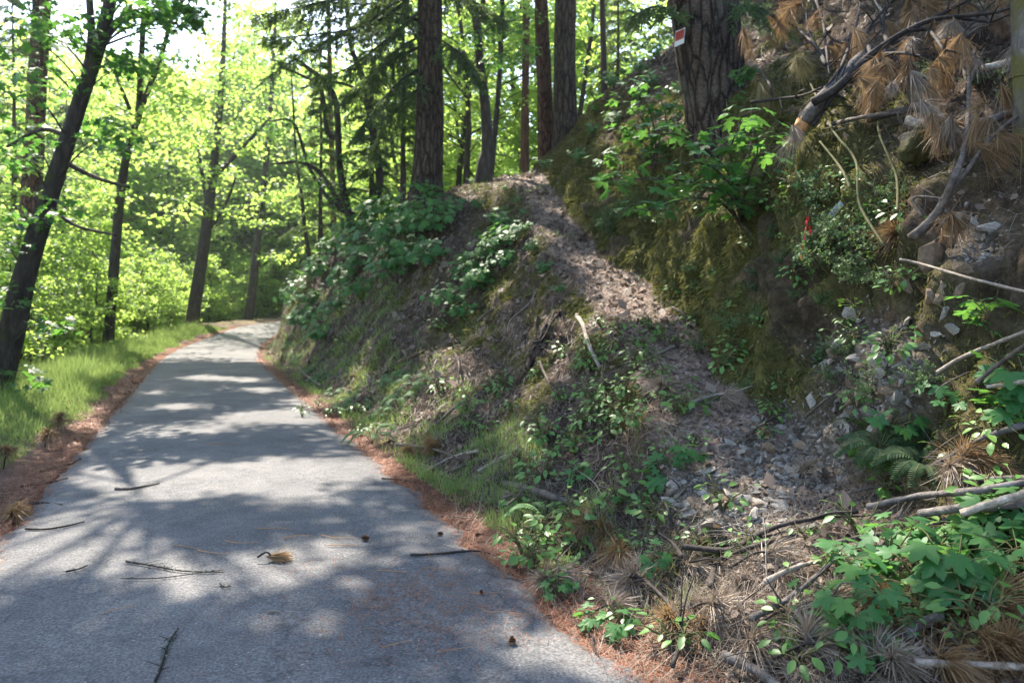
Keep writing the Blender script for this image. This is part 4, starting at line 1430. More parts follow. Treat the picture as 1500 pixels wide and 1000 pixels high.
# mossy boulder and blocks under the dead pine
def boulder(u, v, r, label, mt='boulder', sq=(1, .9, 1.2), k=.97):
    q, n = hit(u, v)
    q = q * k + np.array([0, 0, HC]) * (1 - k)
    mb = MB()
    th_, ph_ = np.meshgrid(np.linspace(0, 2 * np.pi, 28, endpoint=False), np.linspace(.05, np.pi - .05, 18))
    V = np.stack([np.sin(ph_) * np.cos(th_), np.sin(ph_) * np.sin(th_), np.cos(ph_)], -1)
    V = np.sign(V) * np.abs(V) ** .72
    V = V * (1 + .34 * np.round(fbm(V * 1.2 + u, 2) * 3)[..., None] / 3 + .12 * fbm(V * 4 + u, 3)[..., None]) * r * np.array(sq)
    ix = np.arange(18 * 28).reshape(18, 28)
    j2 = np.roll(ix, -1, 1)
    mb.add(V.reshape(-1, 3) + q, np.stack([ix[:-1], ix[1:], j2[1:], j2[:-1]], -1).reshape(-1, 4))
    o = mb.build('boulder', M[mt], loc=q)
    tag(o, label, 'boulder')


boulder(1342, 215, .105, 'squat mossy boulder in the dark hollow under the dead pine limb')
for (u, v, s_) in [(1375, 385, .34), (1350, 400, .22), (1345, 440, .24), (1402, 425, .2), (1385, 350, .26), (1330, 420, .15), (1410, 390, .2), (1365, 435, .16)]:
    stone(u, v, s_, 'fractured tan block of earthy rock', 'stone_tan', int(rng.choice([3, 5, 9])), -1.2)
boulder(870, 310, .18, 'mossy rock knob beside the upper trail', 'boulder', (1.2, .9, .8), .995)

# ------------------------------------------------------------------ sticks and logs
def stick(pts, w_px, mt, label, name='stick', cat='stick', k=.985, taper=.45, side=0, seg=6):
    P, R = [], []
    q0, _ = hit(pts[0][0], pts[0][1])
    for a in pts:
        q, n = hit(a[0], a[1])
        if q is None:
            q = at(a[0], a[1], 6)
        kk = a[2] if len(a) > 2 else k
        q = q * kk + np.array([0, 0, HC]) * (1 - kk)
        P.append(q)
        R.append(w_px * q[1] / F / 2)
    R = np.array(R) * np.linspace(1, taper, len(R))
    n = max(8, len(pts) * 5)
    loc = P[0]
    mb = MB()
    n *= 2
    P = [p_ + (0 if i_ in (0,) else 1) * rng.normal(size=3) * np.linalg.norm(P[-1] - P[0]) * .018 for i_, p_ in enumerate(P)]
    path = tube(mb, P, R, seg, n, .24, 5)
    for j in range(side):
        i = int(rng.uniform(.25, .95) * (n - 1))
        T = path[min(i + 1, n - 1)] - path[i - 1]
        T /= np.linalg.norm(T)
        L_ = rng.uniform(.08, .3) * np.linalg.norm(P[-1] - P[0])
        dd = T * .8 + rng.normal(size=3) * .6 + [0, -.1, .25]
        tube(mb, [path[i], path[i] + dd * L_ * .5, path[i] + dd * L_ + rng.normal(size=3) * .1 * L_], [R.min() * .7, R.min() * .5, R.min() * .3], 4, 6)
    o = mb.build(name, M[mt], loc=loc)
    return tag(o, label, cat)


stick([(845, 462), (850, 485), (860, 512), (874, 540)], 7.5, 'twig_pale', 'bleached white stick lying on the bank below the trail bend', k=.975, taper=.8)
stick([(700, 700, .99), (752, 712), (800, 724), (842, 734)], 12, 'twig', 'thick brown fallen branch lying along the toe of the bank', k=.98, taper=.9, side=2)
stick([(735, 730), (770, 715), (800, 706), (832, 704)], 5, 'twig', 'thin grey stick crossing the thick fallen branch at the bank toe', k=.975)
stick([(1318, 380, .94), (1360, 392, .93), (1430, 415, .92), (1510, 438, .9)], 4, 'twig_pale', 'long pale thin stick reaching in from the right edge below the hollow', k=.93, taper=1.2)
stick([(1372, 545), (1420, 522), (1510, 482, .92)], 5, 'twig_pale', 'upper of two pale sticks slanting down from right edge', k=.95, taper=1.3)
stick([(1430, 560), (1460, 535), (1510, 498, .9)], 6.5, 'twig', 'grey thicker stick below the upper pale slanting stick', k=.94, taper=1.2)
stick([(1445, 566), (1475, 563), (1510, 558, .92)], 7, 'twig_pale', 'short pale broken stick end at the right edge', k=.94, taper=1.1)
stick([(1500, 622), (1440, 640), (1400, 662), (1350, 690)], 11, 'log_grey', 'grey curved branch descending from right edge above the needle clumps', k=.96, taper=.6)
stick([(1348, 752), (1400, 744), (1450, 740), (1510, 738)], 13, 'log_grey', 'lower grey log of the stacked pair at right', name='log', cat='log', k=.95, taper=1.05, seg=10)
stick([(1270, 742), (1350, 732), (1430, 724), (1510, 712)], 9, 'log_grey', 'long grey branch lying behind the log pair at right', k=.965, taper=1.2)
stick([(1408, 752), (1450, 738), (1510, 720)], 11, 'twig_pale', 'pale split log with bright cut side on top of grey log', name='log', cat='log', k=.93, taper=1.1, seg=10)
stick([(1385, 705), (1440, 703), (1510, 698)], 10, 'log_grey', 'dark grey log behind the needle clump at right edge', name='log', cat='log', k=.96, taper=1, seg=10)
stick([(1120, 852), (1160, 835), (1200, 818), (1258, 826)], 9, 'twig_pale', 'forked tan stick on the needles left of the maple seedlings', k=.965, taper=.5, side=2)
stick([(1200, 800), (1270, 785), (1340, 775), (1400, 762)], 8, 'twig', 'thin branch lying below the stacked logs', k=.965, taper=.7, side=3)
stick([(1000, 800), (1070, 800), (1140, 788), (1250, 760)], 9, 'twig_dark', 'long dark bowed branch crossing below the rubble', k=.965, taper=.7, side=4)
stick([(1040, 860), (1055, 825), (1100, 800), (1170, 782)], 10, 'twig_dark', 'dark curved branch arching over the needle heap', k=.955, taper=.6, side=3)
stick([(1100, 905), (1150, 880), (1200, 845), (1240, 800)], 10, 'log_grey', 'grey knotty branch pointing up towards the logs', k=.97, taper=.5, side=3)
stick([(1060, 960), (1110, 985), (1150, 1020)], 16, 'log_grey', 'thick grey bark log at the bottom edge of the photo', name='log', cat='log', k=.97, taper=.9, seg=10)
stick([(985, 975), (1000, 930), (985, 890), (950, 860)], 8, 'twig_dark', 'dark curved twig over needles beside the asphalt', k=.96, taper=.5, side=2)
stick([(890, 850), (925, 848), (965, 870), (1000, 905)], 7, 'twig_dark', 'thin dark bent twig above the brown needle heap', k=.955, taper=.6, side=1)
stick([(985, 775), (978, 745), (970, 725)], 6, 'twig_dark', 'short dark upright stub at the rubble edge', k=.96)
stick([(1000, 815), (985, 795), (968, 780)], 7, 'twig_dark', 'dark broken stub leaning on needles below the rubble', k=.95)
stick([(1340, 970), (1400, 968), (1510, 975)], 11, 'twig_pale', 'pale stick lying in needles at the lower right corner', k=.96, taper=1)
stick([(1330, 930), (1350, 910), (1380, 900)], 18, 'log_grey', 'grey bark chunk under the sunlit needles at lower right', name='log', cat='log', k=.96, taper=.8, seg=8)
stick([(565, 540), (590, 528), (622, 516)], 9, 'rot', 'short dark rotten stick on the bare bank', k=.985)
stick([(470, 565), (455, 545), (440, 540)], 4, 'twig', 'small twig in the roadside ferns', k=.98)
for (a, b, c_, d_, w_, lb) in [(668, 520, 672, 556, 4, 'thin pale root on the bare bank face'), (700, 470, 730, 450, 4, 'thin grey twig above the bare bank face'), (640, 620, 700, 580, 5, 'grey twig on the bank left of the herbs'),
                               (660, 690, 720, 670, 6, 'brown twig low on the bank'), (700, 690, 770, 655, 6, 'grey twig slanting up the lower bank'), (790, 530, 815, 580, 5, 'pale forked twig below the rotten log'), (1180, 610, 1230, 570, 5, 'twig by the upper rubble'), (880, 640, 930, 630, 4, 'thin twig in the mid bank herbs'),
                               (700, 660, 620, 690, 5, 'fine dead branch near the roadside grass'), (580, 650, 680, 668, 5, 'dead brown branch arching at the roadside'), (1010, 590, 1075, 578, 8, 'tan stick lying across the trail'), (960, 520, 1005, 505, 5, 'twig across the trail by the wall'), (985, 450, 1010, 480, 4, 'dark twig at the wall foot'),
                               (1090, 640, 1140, 610, 5, 'twig at the trail edge above rubble'), (1250, 720, 1310, 712, 6, 'grey stick right of the rubble'), (1290, 800, 1330, 740, 6, 'dark stick leaning below the logs'), (1420, 880, 1475, 905, 6, 'stick under the sunlit seedlings')]:
    stick([(a, b), ((a + c_) / 2 + 4, (b + d_) / 2 - 5), (c_, d_)], w_, rng.choice(['twig', 'twig', 'twig_pale']), lb, k=.982, side=int(rng.integers(0, 3)))
# the small stuff of the slope: twigs one can pick up
p, n_, _ = surf(270, ((FZ > 1) * (FZ < 2) * 1.5 + (FZ > 3.4) * (FZ < 4.6) * (fu > 1050) * 2.2 + np.clip(ell(fu, fv, 1120, 860, 400, 160) * 6, 0, 6)) * (1 - .5 * ZN[..., 2]), 1.5)
for q, n in zip(p, n_):
    u, v = proj(q)
    if not (5 < u < 1495 and 5 < v < 995):
        continue
    L_ = rng.uniform(.15, .6) * np.clip(q[1] / 6, .8, 1.7)
    d = lay(n[None], .15)[0]
    e = np.cross(d, n)
    mb = MB()
    P = [q + n * .01, q + d * L_ * .35 + e * L_ * rng.normal() * .10 + n * .03, q + d * L_ * .7 + e * L_ * rng.normal() * .12 + n * .03, q + d * L_ + n * .015]
    r_ = rng.uniform(.003, .008) * np.clip(q[1] / 6, .8, 1.7)
    path = tube(mb, P, [r_, r_ * .9, r_ * .7, r_ * .35], 5, 10, .1, 4)
    for j in range(int(rng.integers(0, 3))):
        i = int(rng.integers(3, 9))
        dd = d * .6 + rng.normal(size=3) * .5 + n * .2
        tube(mb, [path[i], path[i] + dd * L_ * .2, path[i] + dd * L_ * .4], [r_ * .6, r_ * .4, r_ * .2], 4)
    o = mb.build('twig', M[str(rng.choice(['twig', 'twig', 'twig_dark', 'log_grey', 'twig_pale']))], loc=q)
    tag(o, lab(('thin ' if r_ < .0055 else 'stout ') + ('short' if L_ < .33 else 'long') + ' dead twig', u, v), 'twig', 'dead twigs on the slope')
# hollow log on the bank
def rotten_log():
    a, _ = hit(772, 540)
    b, _ = hit(822, 462)
    mid = (a + b) / 2
    n = 26
    P = smooth_path([a * .99 + [0, 0, .0], mid + [-.02, -.03, .06], b + [0, 0, .03]], n)
    o = thing('rotten_log', 'dark hollow rotten log lying upslope on the bank', 'log', a)
    mb = MB()
    tube(mb, P, np.interp(np.linspace(0, 1, n), [0, .3, .8, 1], [.03, .075, .10, .06]), 22, None, .55, 4.5)
    mb.build('bark_shell', M['bark_old'], o)
    mb = MB()
    for j in range(7):
        i = int(rng.integers(4, n - 3))
        tube(mb, [P[i] + rng.normal(size=3) * .05, P[i] + [0, -.06, .10] + rng.normal(size=3) * .05, P[i] + (P[1] - P[0]) * 8 + rng.normal(size=3) * .07 + [0, -.02, .08]], [.012, .01, .004], 4, 6)
    mb.build('splinters', M['twig'], o)


rotten_log()
# ------------------------------------------------------------------ dead pine sprays
def spray_mesh(nd, L_, n=130, cone=.55, droop=.5, w=.0022):
    """a tuft of long needles pointing along nd from the origin, sagging"""
    nd = np.asarray(nd, float)
    d = nd + rng.normal(size=(n, 3)) * cone
    d /= np.linalg.norm(d, axis=1)[:, None]
    s = -rng.random(n)[:, None] * .28 * L_ * nd
    ln = L_ * rng.uniform(.65, 1.1, n)
    x = np.cross(d, rng.normal(size=(n, 3)))
    x /= np.linalg.norm(x, axis=1)[:, None]
    V = []
    for k, wd in ((0, 1), (.5, .9), (1, .35)):
        c = s + d * (ln * k)[:, None] + np.array([0, 0, -1.]) * (droop * ln * k * k * .6)[:, None]
        V += [c - x * w * wd, c + x * w * wd]
    V = np.stack(V, 1)
    off = (np.arange(n) * 6)[:, None, None]
    q = np.array([[0, 1, 3, 2], [2, 3, 5, 4]])
    return V.reshape(-1, 3), (q[None] + off).reshape(-1, 4)


def needle_spray(q, d, L_, mt, label, ntuft=3, group='fallen pine needle sprays', stem=.3, w=.0022, n=110, droop=.4, cone=.5):
    t = thing('pine_spray', label, 'pine spray', q, group)
    tw, nd = MB(), MB()
    d = np.asarray(d, float) / np.linalg.norm(d)
    P = [q - d * stem, q - d * stem * .4 + [0, 0, .03], q]
    tube(tw, P, [.007, .006, .005], 5, 8)
    for k in range(ntuft):
        dd = d + rng.normal(size=3) * (.5 if k else .1)
        dd /= np.linalg.norm(dd)
        e = q if k == 0 else q - d * stem * rng.uniform(.1, .7) + dd * .08
        if k:
            tube(tw, [q - d * stem * .5, e], [.005, .004], 4, 4)
        V, f = spray_mesh(dd, L_ * rng.uniform(.8, 1.1), n, cone, droop, w)
        nd.add(V + e, f)
    tw.build('twig', M['twig_dark'], t)
    nd.build('needles', M[mt], t)
    return t


for (u, v, dx, dy, L_, mt, look) in [(885, 790, 0, -.3, .20, 'needle', 'brown drooping pine spray'), (905, 815, -.3, -.3, .2, 'needle', 'brown pine spray'), (855, 770, -.5, .2, .18, 'needle', 'small brown pine spray'), (930, 870, -.5, -.2, .22, 'needle_grey', 'pale grey fan of needles'),
                                     (1010, 905, .1, -.4, .22, 'needle_grey', 'upright pale grey needle tuft'), (1030, 930, .2, -.5, .2, 'needle', 'tan needle tuft'), (985, 930, -.2, -.5, .18, 'needle', 'tan needle tuft'), (1085, 830, .5, 0, .2, 'needle_grey', 'grey needle spray'), (1130, 830, .6, .1, .22, 'needle_grey', 'grey needle fan'),
                                     (1010, 830, .5, -.1, .2, 'needle_grey', 'grey needle spray'), (1060, 895, .5, .2, .2, 'needle_grey', 'grey needle spray'), (1160, 910, .4, .3, .22, 'needle_grey', 'grey needle spray'), (1220, 960, .5, .1, .22, 'needle_grey', 'grey needle spray'), (1150, 950, -.4, .3, .2, 'needle_grey', 'grey needle spray'), (1100, 940, .1, .3, .2, 'needle_grey', 'grey needle spray'),
                                     (1420, 690, .3, -.4, .22, 'needle_grey', 'broad fan of pale brown needles'), (1440, 680, .5, -.3, .2, 'needle', 'brown needle fan'), (1395, 680, -.3, -.2, .2, 'needle', 'brown needle fan'), (1385, 905, .2, -.6, .24, 'needle', 'sunlit tan needle heap'), (1430, 900, .5, -.3, .24, 'needle', 'sunlit tan needle heap'), (1470, 910, .4, -.4, .24, 'needle', 'sunlit tan needle spray'),
                                     (1360, 940, -.4, -.2, .22, 'needle', 'tan needle spray'), (1440, 950, .2, -.2, .22, 'needle', 'tan needle spray'), (1380, 985, .1, -.3, .22, 'needle', 'tan needle spray'), (1480, 980, .2, -.3, .22, 'needle', 'tan needle spray'), (1330, 985, .3, .1, .2, 'needle_grey', 'grey needle spray'), (1280, 985, .3, .1, .2, 'needle_grey', 'grey needle spray'),
                                     (1310, 350, -.2, .2, .24, 'needle', 'orange brown needle spray'), (1395, 320, .1, -.6, .22, 'needle', 'hanging brown needle spray'), (640, 655, -.2, -.2, .2, 'needle', 'brown pine spray'), (600, 668, .2, -.2, .2, 'needle', 'brown pine spray'), (1065, 590, .3, 0, .22, 'needle_grey', 'flat tan needle spray'), (975, 580, .3, .1, .2, 'needle_grey', 'flat tan needle spray'),
                                     (820, 860, .5, .1, .2, 'needle_grey', 'grey needle spray at the roadside'), (1180, 700, .1, .2, .14, 'needle_grey', 'small needle spray'), (1240, 905, .1, -.3, .2, 'needle_grey', 'grey needle spray'), (900, 905, .4, .2, .2, 'needle_grey', 'grey needle spray'), (1320, 905, -.5, .2, .2, 'needle', 'brown needle spray')]:
    q, n = hit(u, v)
    needle_spray(q + n * .07, np.array([dx, dy * .6 - .15, 0]) + n * .25, L_, mt, lab(look, u, v), int(rng.integers(2, 5)), stem=.22, droop=.55)

M['needle_olive'] = leaf_mat('fading pine needles', [(0, (.07, .065, .022)), (.5, (.15, .125, .05)), (1, (.28, .22, .10))], (.36, .32, .10), .3, .5, .25)
# the dead pine top lying on the bank, upper right
def lift(u, v, k):
    q, n = hit(u, v)
    if q is None or q[1] > 14:
        q = at(u, v, 8.0)
    return q * k + np.array([0, 0, HC]) * (1 - k)


def dead_pine():
    base = lift(1180, 195, .93)
    t = thing('dead_pine', 'fallen dead pine top with brown needles and pale grey butt, upper right', 'dead pine', base)
    mb = MB()
    tube(mb, [lift(1178, 178, .90), lift(1200, 150, .90), lift(1235, 110, .91), lift(1275, 70, .94)], [.068, .064, .056, .042], 14, 22, .16)
    mb.build('butt_log', M['log_grey'], t)
    mb = MB()
    tube(mb, [lift(1172, 188, .898), lift(1178, 178, .90)], [.056, .066], 14, 4, .15)
    mb.build('cut_end', M['cut_wood'], t)
    brs = [[(1190, 150), (1225, 130), (1270, 85), (1320, 50), (1370, 28), (1450, 20), (1480, 12)], [(1205, 135), (1232, 98), (1246, 60), (1256, 30), (1262, -10)], [(1130, 22), (1165, 40), (1195, 68), (1212, 95)], [(1195, 0), (1205, 30), (1210, 70), (1215, 110)],
           [(1100, 150), (1140, 145), (1175, 140), (1205, 128)], [(1275, 80), (1270, 50), (1290, 20), (1320, -10)], [(1300, 62), (1293, 40), (1300, 10), (1330, -20)], [(1330, 45), (1360, 45), (1380, 70), (1384, 80)], [(1285, 80), (1320, 78), (1350, 82)], [(1190, 185), (1215, 150), (1230, 130)],
           [(1360, 30), (1400, 10), (1440, -10)], [(1210, 95), (1185, 50), (1180, 10)], [(1105, 95), (1125, 120), (1132, 142)], [(1400, 25), (1430, 30), (1450, 32), (1445, 40)], [(1340, 40), (1350, 15), (1390, -5)]]
    ends = []
    for i, b in enumerate(brs):
        mb = MB()
        kk = .872 if i == 0 else .91 - .012 * (i % 4)
        P = [lift(u, v, kk + .004 * j * (i % 2)) for j, (u, v) in enumerate(b)]
        R = np.linspace(.044 if i == 0 else .02, .008, len(P))
        path = tube(mb, P, R, 8, 24, .15, 4)
        for j in range(5):
            m_ = int(rng.integers(6, 23))
            dd = (path[m_] - path[m_ - 2])
            dd = dd / np.linalg.norm(dd) * .5 + rng.normal(size=3) * .6 + [0, -.3, .1]
            e = path[m_] + dd * .22
            tube(mb, [path[m_], path[m_] + dd * .1 + [0, 0, .02], e], [.009, .007, .005], 4, 6)
            ends.append((e, dd))
        ends.append((path[-1], path[-1] - path[-3]))
        mb.build('branch', M['twig_dark'], t)
    tufts = [(1160, 50), (1140, 30), (1170, 75), (1150, 90), (1185, 75), (1220, 20), (1240, 15), (1205, 40), (1262, 60), (1310, 30), (1325, 15), (1335, 60), (1300, 85), (1370, 60), (1395, 50), (1400, 70), (1430, 25), (1455, 40), (1470, 25), (1360, 10), (1390, 15), (1415, 5), (1290, 100), (1340, 85),
             (1180, 95), (1120, 130), (1265, 120), (1285, 135), (1275, 150), (1330, 135), (1395, 95), (1420, 85), (1440, 90), (1355, 165), (1380, 190), (1400, 195), (1420, 180), (1440, 175), (1360, 140), (1170, 190), (1470, 205), (1480, 70), (1495, 50), (1320, 110), (1240, 80), (1130, 65), (1165, 20), (1110, 110), (1490, 20), (1450, 10), (1480, 120), (1350, 30)]
    for i, (u, v) in enumerate(tufts + [(u + rng.normal() * 22, v + rng.normal() * 18) for u, v in tufts[:12]]):
        e = lift(u, v - 10, rng.uniform(.86, .92))
        mb = MB()
        for q_ in range(int(rng.integers(1, 4))):
            dd = np.array([rng.normal() * .55, -.15 + rng.normal() * .3, -.6 + rng.normal() * .3])
            V, f = spray_mesh(dd / np.linalg.norm(dd), rng.uniform(.10, .27), int(rng.integers(70, 170)), rng.uniform(.16, .5), rng.uniform(.2, .9), .0018)
            mb.add(V + e + rng.normal(size=3) * .05, f)
        mb.build('needle_tuft', M['needle_olive' if u < 1190 and rng.random() < .5 else ('needle' if rng.random() < .7 else 'needle_grey')], t)


dead_pine()


def dead_limb():
    base = lift(1340, 345, .97)
    t = thing('dead_limb', 'crooked dead limb standing upright beside the mossy boulder, upper right', 'dead limb', base)
    for pts, r in (([(1335, 348), (1365, 320), (1385, 290), (1400, 255), (1412, 220), (1418, 170), (1420, 110), (1428, 70)], .030), ([(1388, 285), (1420, 245), (1445, 210), (1470, 185), (1505, 160)], .018), ([(1350, 318), (1338, 290), (1375, 290), (1375, 293)], .011), ([(1418, 130), (1410, 90), (1415, 100)], .016), ([(1422, 120), (1440, 75), (1450, 65)], .014)):
        mb = MB()
        tube(mb, [lift(u, v, .95 - .004 * i) for i, (u, v) in enumerate(pts)], np.linspace(r, r * .35, len(pts)), 9, 30, .18, 4)
        mb.build('branch', M['twig'], t)
    for (u, v, a) in [(1385, 180, -.5), (1400, 190, .2), (1375, 200, -.2), (1470, 205, .2), (1395, 325, 0)]:
        mb = MB()
        V, f = spray_mesh(np.array([a, -.3, -.6]), .2, 130, .35, .35, .0026)
        mb.add(V + lift(u, v - 8, .93), f)
        mb.build('needle_tuft', M['needle'], t)


dead_limb()
for pts, w_, mt, lb in [([(1330, 178), (1345, 180), (1365, 176), (1385, 172)], 14, 'twig_pale', 'pale broken root end with sunlit knob above the mossy boulder'), ([(1440, 100), (1470, 92), (1510, 80)], 12, 'twig_pale', 'sunlit bleached log near the mossy trunk at right edge'), ([(1270, 175), (1310, 165), (1350, 158)], 12, 'twig', 'dark grey dead branch lying under the dead pine'),
                        ([(1200, 186), (1260, 178), (1330, 165), (1345, 158)], 6, 'twig', 'thin dead stick spanning the dark hollow'), ([(1440, 180), (1480, 168), (1510, 160)], 14, 'log_grey', 'rough log end lying beside the mossy trunk')]:
    stick(pts, w_, mt, lb, 'dead_branch', 'branch', k=.95, taper=.8, seg=9)
# slim upright shoots in front of the hollow
for pts, lb in [([(1295, 360), (1270, 290), (1248, 230), (1228, 185), (1190, 130)], 'tall slim brown shoot leaning left in front of the dark hollow'), ([(1315, 310), (1308, 250), (1298, 200), (1285, 155)], 'slim brown shoot rising below the dead pine'), ([(1245, 275), (1230, 245), (1205, 215)], 'short thin bent shoot in front of the dark hollow')]:
    stick(pts, 4.5, 'stem', lb, 'shoot', 'shoot', k=.95, taper=.6)

# ------------------------------------------------------------------ sign, ribbon, stake
def sign():
    a = T8['axis']
    Y = 9.5
    i = np.argmin(np.abs([proj(q)[1] - 57 for q in a]))
    base = T8['loc']
    # on the bark facing the trail, a little left of the trunk's middle
    Yc = a[i][1] - .345
    c = at(996, 55, Yc)
    t = thing('trail_sign', 'small red and white notice board nailed to the massive leaning fir', 'sign', c)
    h = .155
    wv = np.array([.052, -.040, .012])
    uv = np.array([.008, -.004, .10])
    nv = np.cross(wv, uv)
    nv /= np.linalg.norm(nv)
    if nv[1] > 0:
        nv = -nv

    def slab(x0, x1, y0, y1, th0, th1):
        V = []
        for th_ in (th0, th1):
            for x, y in ((x0, y0), (x1, y0), (x1, y1), (x0, y1)):
                V.append(c + wv * x + uv * y + nv * th_)
        return np.array(V), np.array([[0, 1, 2, 3], [4, 7, 6, 5], [0, 4, 5, 1], [1, 5, 6, 2], [2, 6, 7, 3], [3, 7, 4, 0]])
    MB().add(*slab(-1, 1, -1, 1, 0, .006)).build('board', M['white'], t, False)
    MB().add(*slab(-.92, .72, -.35, .86, .0062, .008)).build('red_panel', M['signred'], t, False)
    mb = MB()
    for x in (-.62, -.2, .25):
        mb.add(*slab(x, x + .13, -.15, .7, .0082, .009))
    mb.add(*slab(.76, .9, -.3, .8, .0062, .008))
    mb.build('lettering', M['signdark'], t, False)


sign()


def ribbon():
    b = lift(1176, 382, .965)
    t = thing('flagging_ribbon', 'red flagging ribbon tied to a twig on the mossy bank', 'ribbon', b)
    mb = MB()
    tube(mb, [lift(1174, 385, .965), lift(1177, 350, .945), lift(1184, 318, .93), lift(1190, 300, .93)], [.004, .0035, .003, .002], 5, 12)
    mb.build('twig', M['twig'], t)

    def strip(pts, w):
        P = smooth_path([lift(u, v, .927) for u, v in pts], 16)
        mb = MB()
        n = len(P)
        ph = np.linspace(0, 5, n)
        o = np.stack([np.cos(ph), np.sin(ph) * .8, .1 * np.sin(ph)], -1) * w
        back = np.array([0, .002, 0])
        V = np.vstack([P - o, P + o, P - o + back, P + o + back])
        q = []
        for i in range(n - 1):
            q += [[i, i + 1, n + i + 1, n + i], [2 * n + i, 3 * n + i, 3 * n + i + 1, 2 * n + i + 1]]
        mb.add(V, np.array(q))
        mb.build('ribbon_tail', M['red'], t)
    strip([(1185, 318), (1180, 335), (1177, 355), (1173, 380)], .006)
    strip([(1183, 318), (1181, 326), (1183, 332)], .010)
    strip([(1186, 332), (1187, 338), (1186, 344)], .012)


ribbon()


def stake():
    a, b = lift(1190, 343, .96), lift(1228, 302, .955)
    t = thing('survey_stake', 'thin pale stake with a pale blue flag lying on the mossy bank', 'stake', a)
    mb = MB()
    tube(mb, [a, (a + b) / 2, b], [.010, .010, .009], 6, 8)
    mb.build('pole', M['twig_pale'], t)
    mb = MB()
    d = (b - a) / np.linalg.norm(b - a)
    e = np.cross(d, [0, 1, 0])
    c = lift(1225, 307, .95)
    V = []
    for th_ in (0, .004):
        for x, y in ((-.065, -.024), (.06, -.02), (.07, .02), (.01, .028), (-.055, .02)):
            V.append(c + d * x + e * y + np.array([0, th_, .02 * x * 10 * y]))
    mb.add(np.array(V), [np.array([[0, 1, 2, 3, 4], [9, 8, 7, 6, 5]]), np.array([[0, 5, 6, 1], [1, 6, 7, 2], [2, 7, 8, 3], [3, 8, 9, 4], [4, 9, 5, 0]])])
    mb.build('flag', M['paleblue'], t, False)


stake()

# ------------------------------------------------------------------ plants
def grow_seedling(seed, nst, nlf, hgt, lsize, spread=.5, leaf=LEAF_PALM):
    """a low plant: stems from one foot, broad leaves held out flat on stalks"""
    st, lf = MB(), MB()
    C, Dd, S = [], [], []
    for i in range(nst):
        a = rng.random() * 6.28
        e = np.array([math.cos(a) * spread * rng.uniform(.2, 1) * hgt, math.sin(a) * spread * rng.uniform(.2, 1) * hgt, hgt * rng.uniform(.6, 1.1)])
        path = tube(st, [[0, 0, -.02], e * [.35, .35, .55], e], [.006, .005, .003], 5, 10)
        for j in range(nlf):
            k = int(4 + 5 * (j + rng.random()) / nlf)
            b = path[min(9, k)]
            az = a + j * 2.2 + rng.normal() * .5
            pl = lsize * rng.uniform(.7, 1.5)
            t_ = b + np.array([math.cos(az) * pl, math.sin(az) * pl, pl * rng.uniform(.1, .6)])
            tube(st, [b, (b + t_) / 2 + [0, 0, pl * .12], t_], [.0028, .0022, .0018], 4, 5)
            C.append(t_)
            Dd.append([math.cos(az), math.sin(az), rng.uniform(-.6, .05)])
            S.append(lsize * rng.uniform(.55, 1.1))
    scatter(lf, leaf, np.array(C), rotm(np.array(Dd), rng.normal(size=len(C)) * .28), np.array(S)[:, None] * np.ones(3))
    return st, lf


def grow_fern(nf, L_):
    st, lf = MB(), MB()
    C, Dd, S, Rl = [], [], [], []
    for i in range(nf):
        a = i * 6.28 / nf + rng.normal() * .25
        l_ = L_ * rng.uniform(.7, 1.1)
        hv = np.array([math.cos(a), math.sin(a), 0])
        P = smooth_path([[0, 0, 0], hv * l_ * .3 + [0, 0, l_ * .45], hv * l_ * .7 + [0, 0, l_ * .5], hv * l_ + [0, 0, l_ * .25]], 22)
        tube(st, P, np.linspace(.004, .0015, 22), 4)
        T = np.gradient(P, axis=0)
        T /= np.linalg.norm(T, axis=1)[:, None]
        side = np.array([-math.sin(a), math.cos(a), 0])
        for k in range(3, 22):
            f = (k - 3) / 18
            ln = l_ * .24 * math.sin(math.pi * (.18 + .82 * (1 - f))) ** .8 * (1.1 - .5 * f)
            for s in (-1, 1):
                C.append(P[k])
                Dd.append(side * s + T[k] * .45 + [0, 0, -.12])
                S.append([l_ * .052, ln, ln])
    PIN = (np.array([[-.5, 0, 0], [.5, 0, 0], [.42, .55, 0], [0, 1, -.06], [-.42, .55, 0]]), [np.array([[0, 1, 2, 4]]), np.array([[4, 2, 3]])])
    scatter(lf, PIN, np.array(C), rotm(np.array(Dd), rng.normal(size=len(C)) * .15), np.array(S))
    return st, lf


def grow_shrub(h, nst, nl, lsize):
    st, lf = MB(), MB()
    C, Dd = [], []
    for i in range(nst):
        a = rng.random() * 6.28
        l_ = h * rng.uniform(.6, 1.1)
        e = np.array([math.cos(a) * l_ * .6, math.sin(a) * l_ * .6, l_ * .75])
        path = tube(st, [[0, 0, -.03], e * [.4, .4, .6], e], [.006, .004, .002], 4, 12)
        for j in range(nl):
            k = int(rng.integers(3, 12))
            d = rdir(1, .6)[0]
            m_ = path[k] + d * l_ * .25
            tube(st, [path[k], m_], [.002, .0012], 3, 3)
            for q in range(7):
                C.append(path[k] + (m_ - path[k]) * (.3 + .1 * q) + rng.normal(size=3) * .012)
                Dd.append(d + rng.normal(size=3) * .8)
    n = len(C)
    scatter(lf, LEAF_OVAL, np.array(C), rotm(np.array(Dd), rng.normal(size=n) * .5), lsize * rng.uniform(.6, 1.2, n)[:, None] * np.ones(3))
    return st, lf


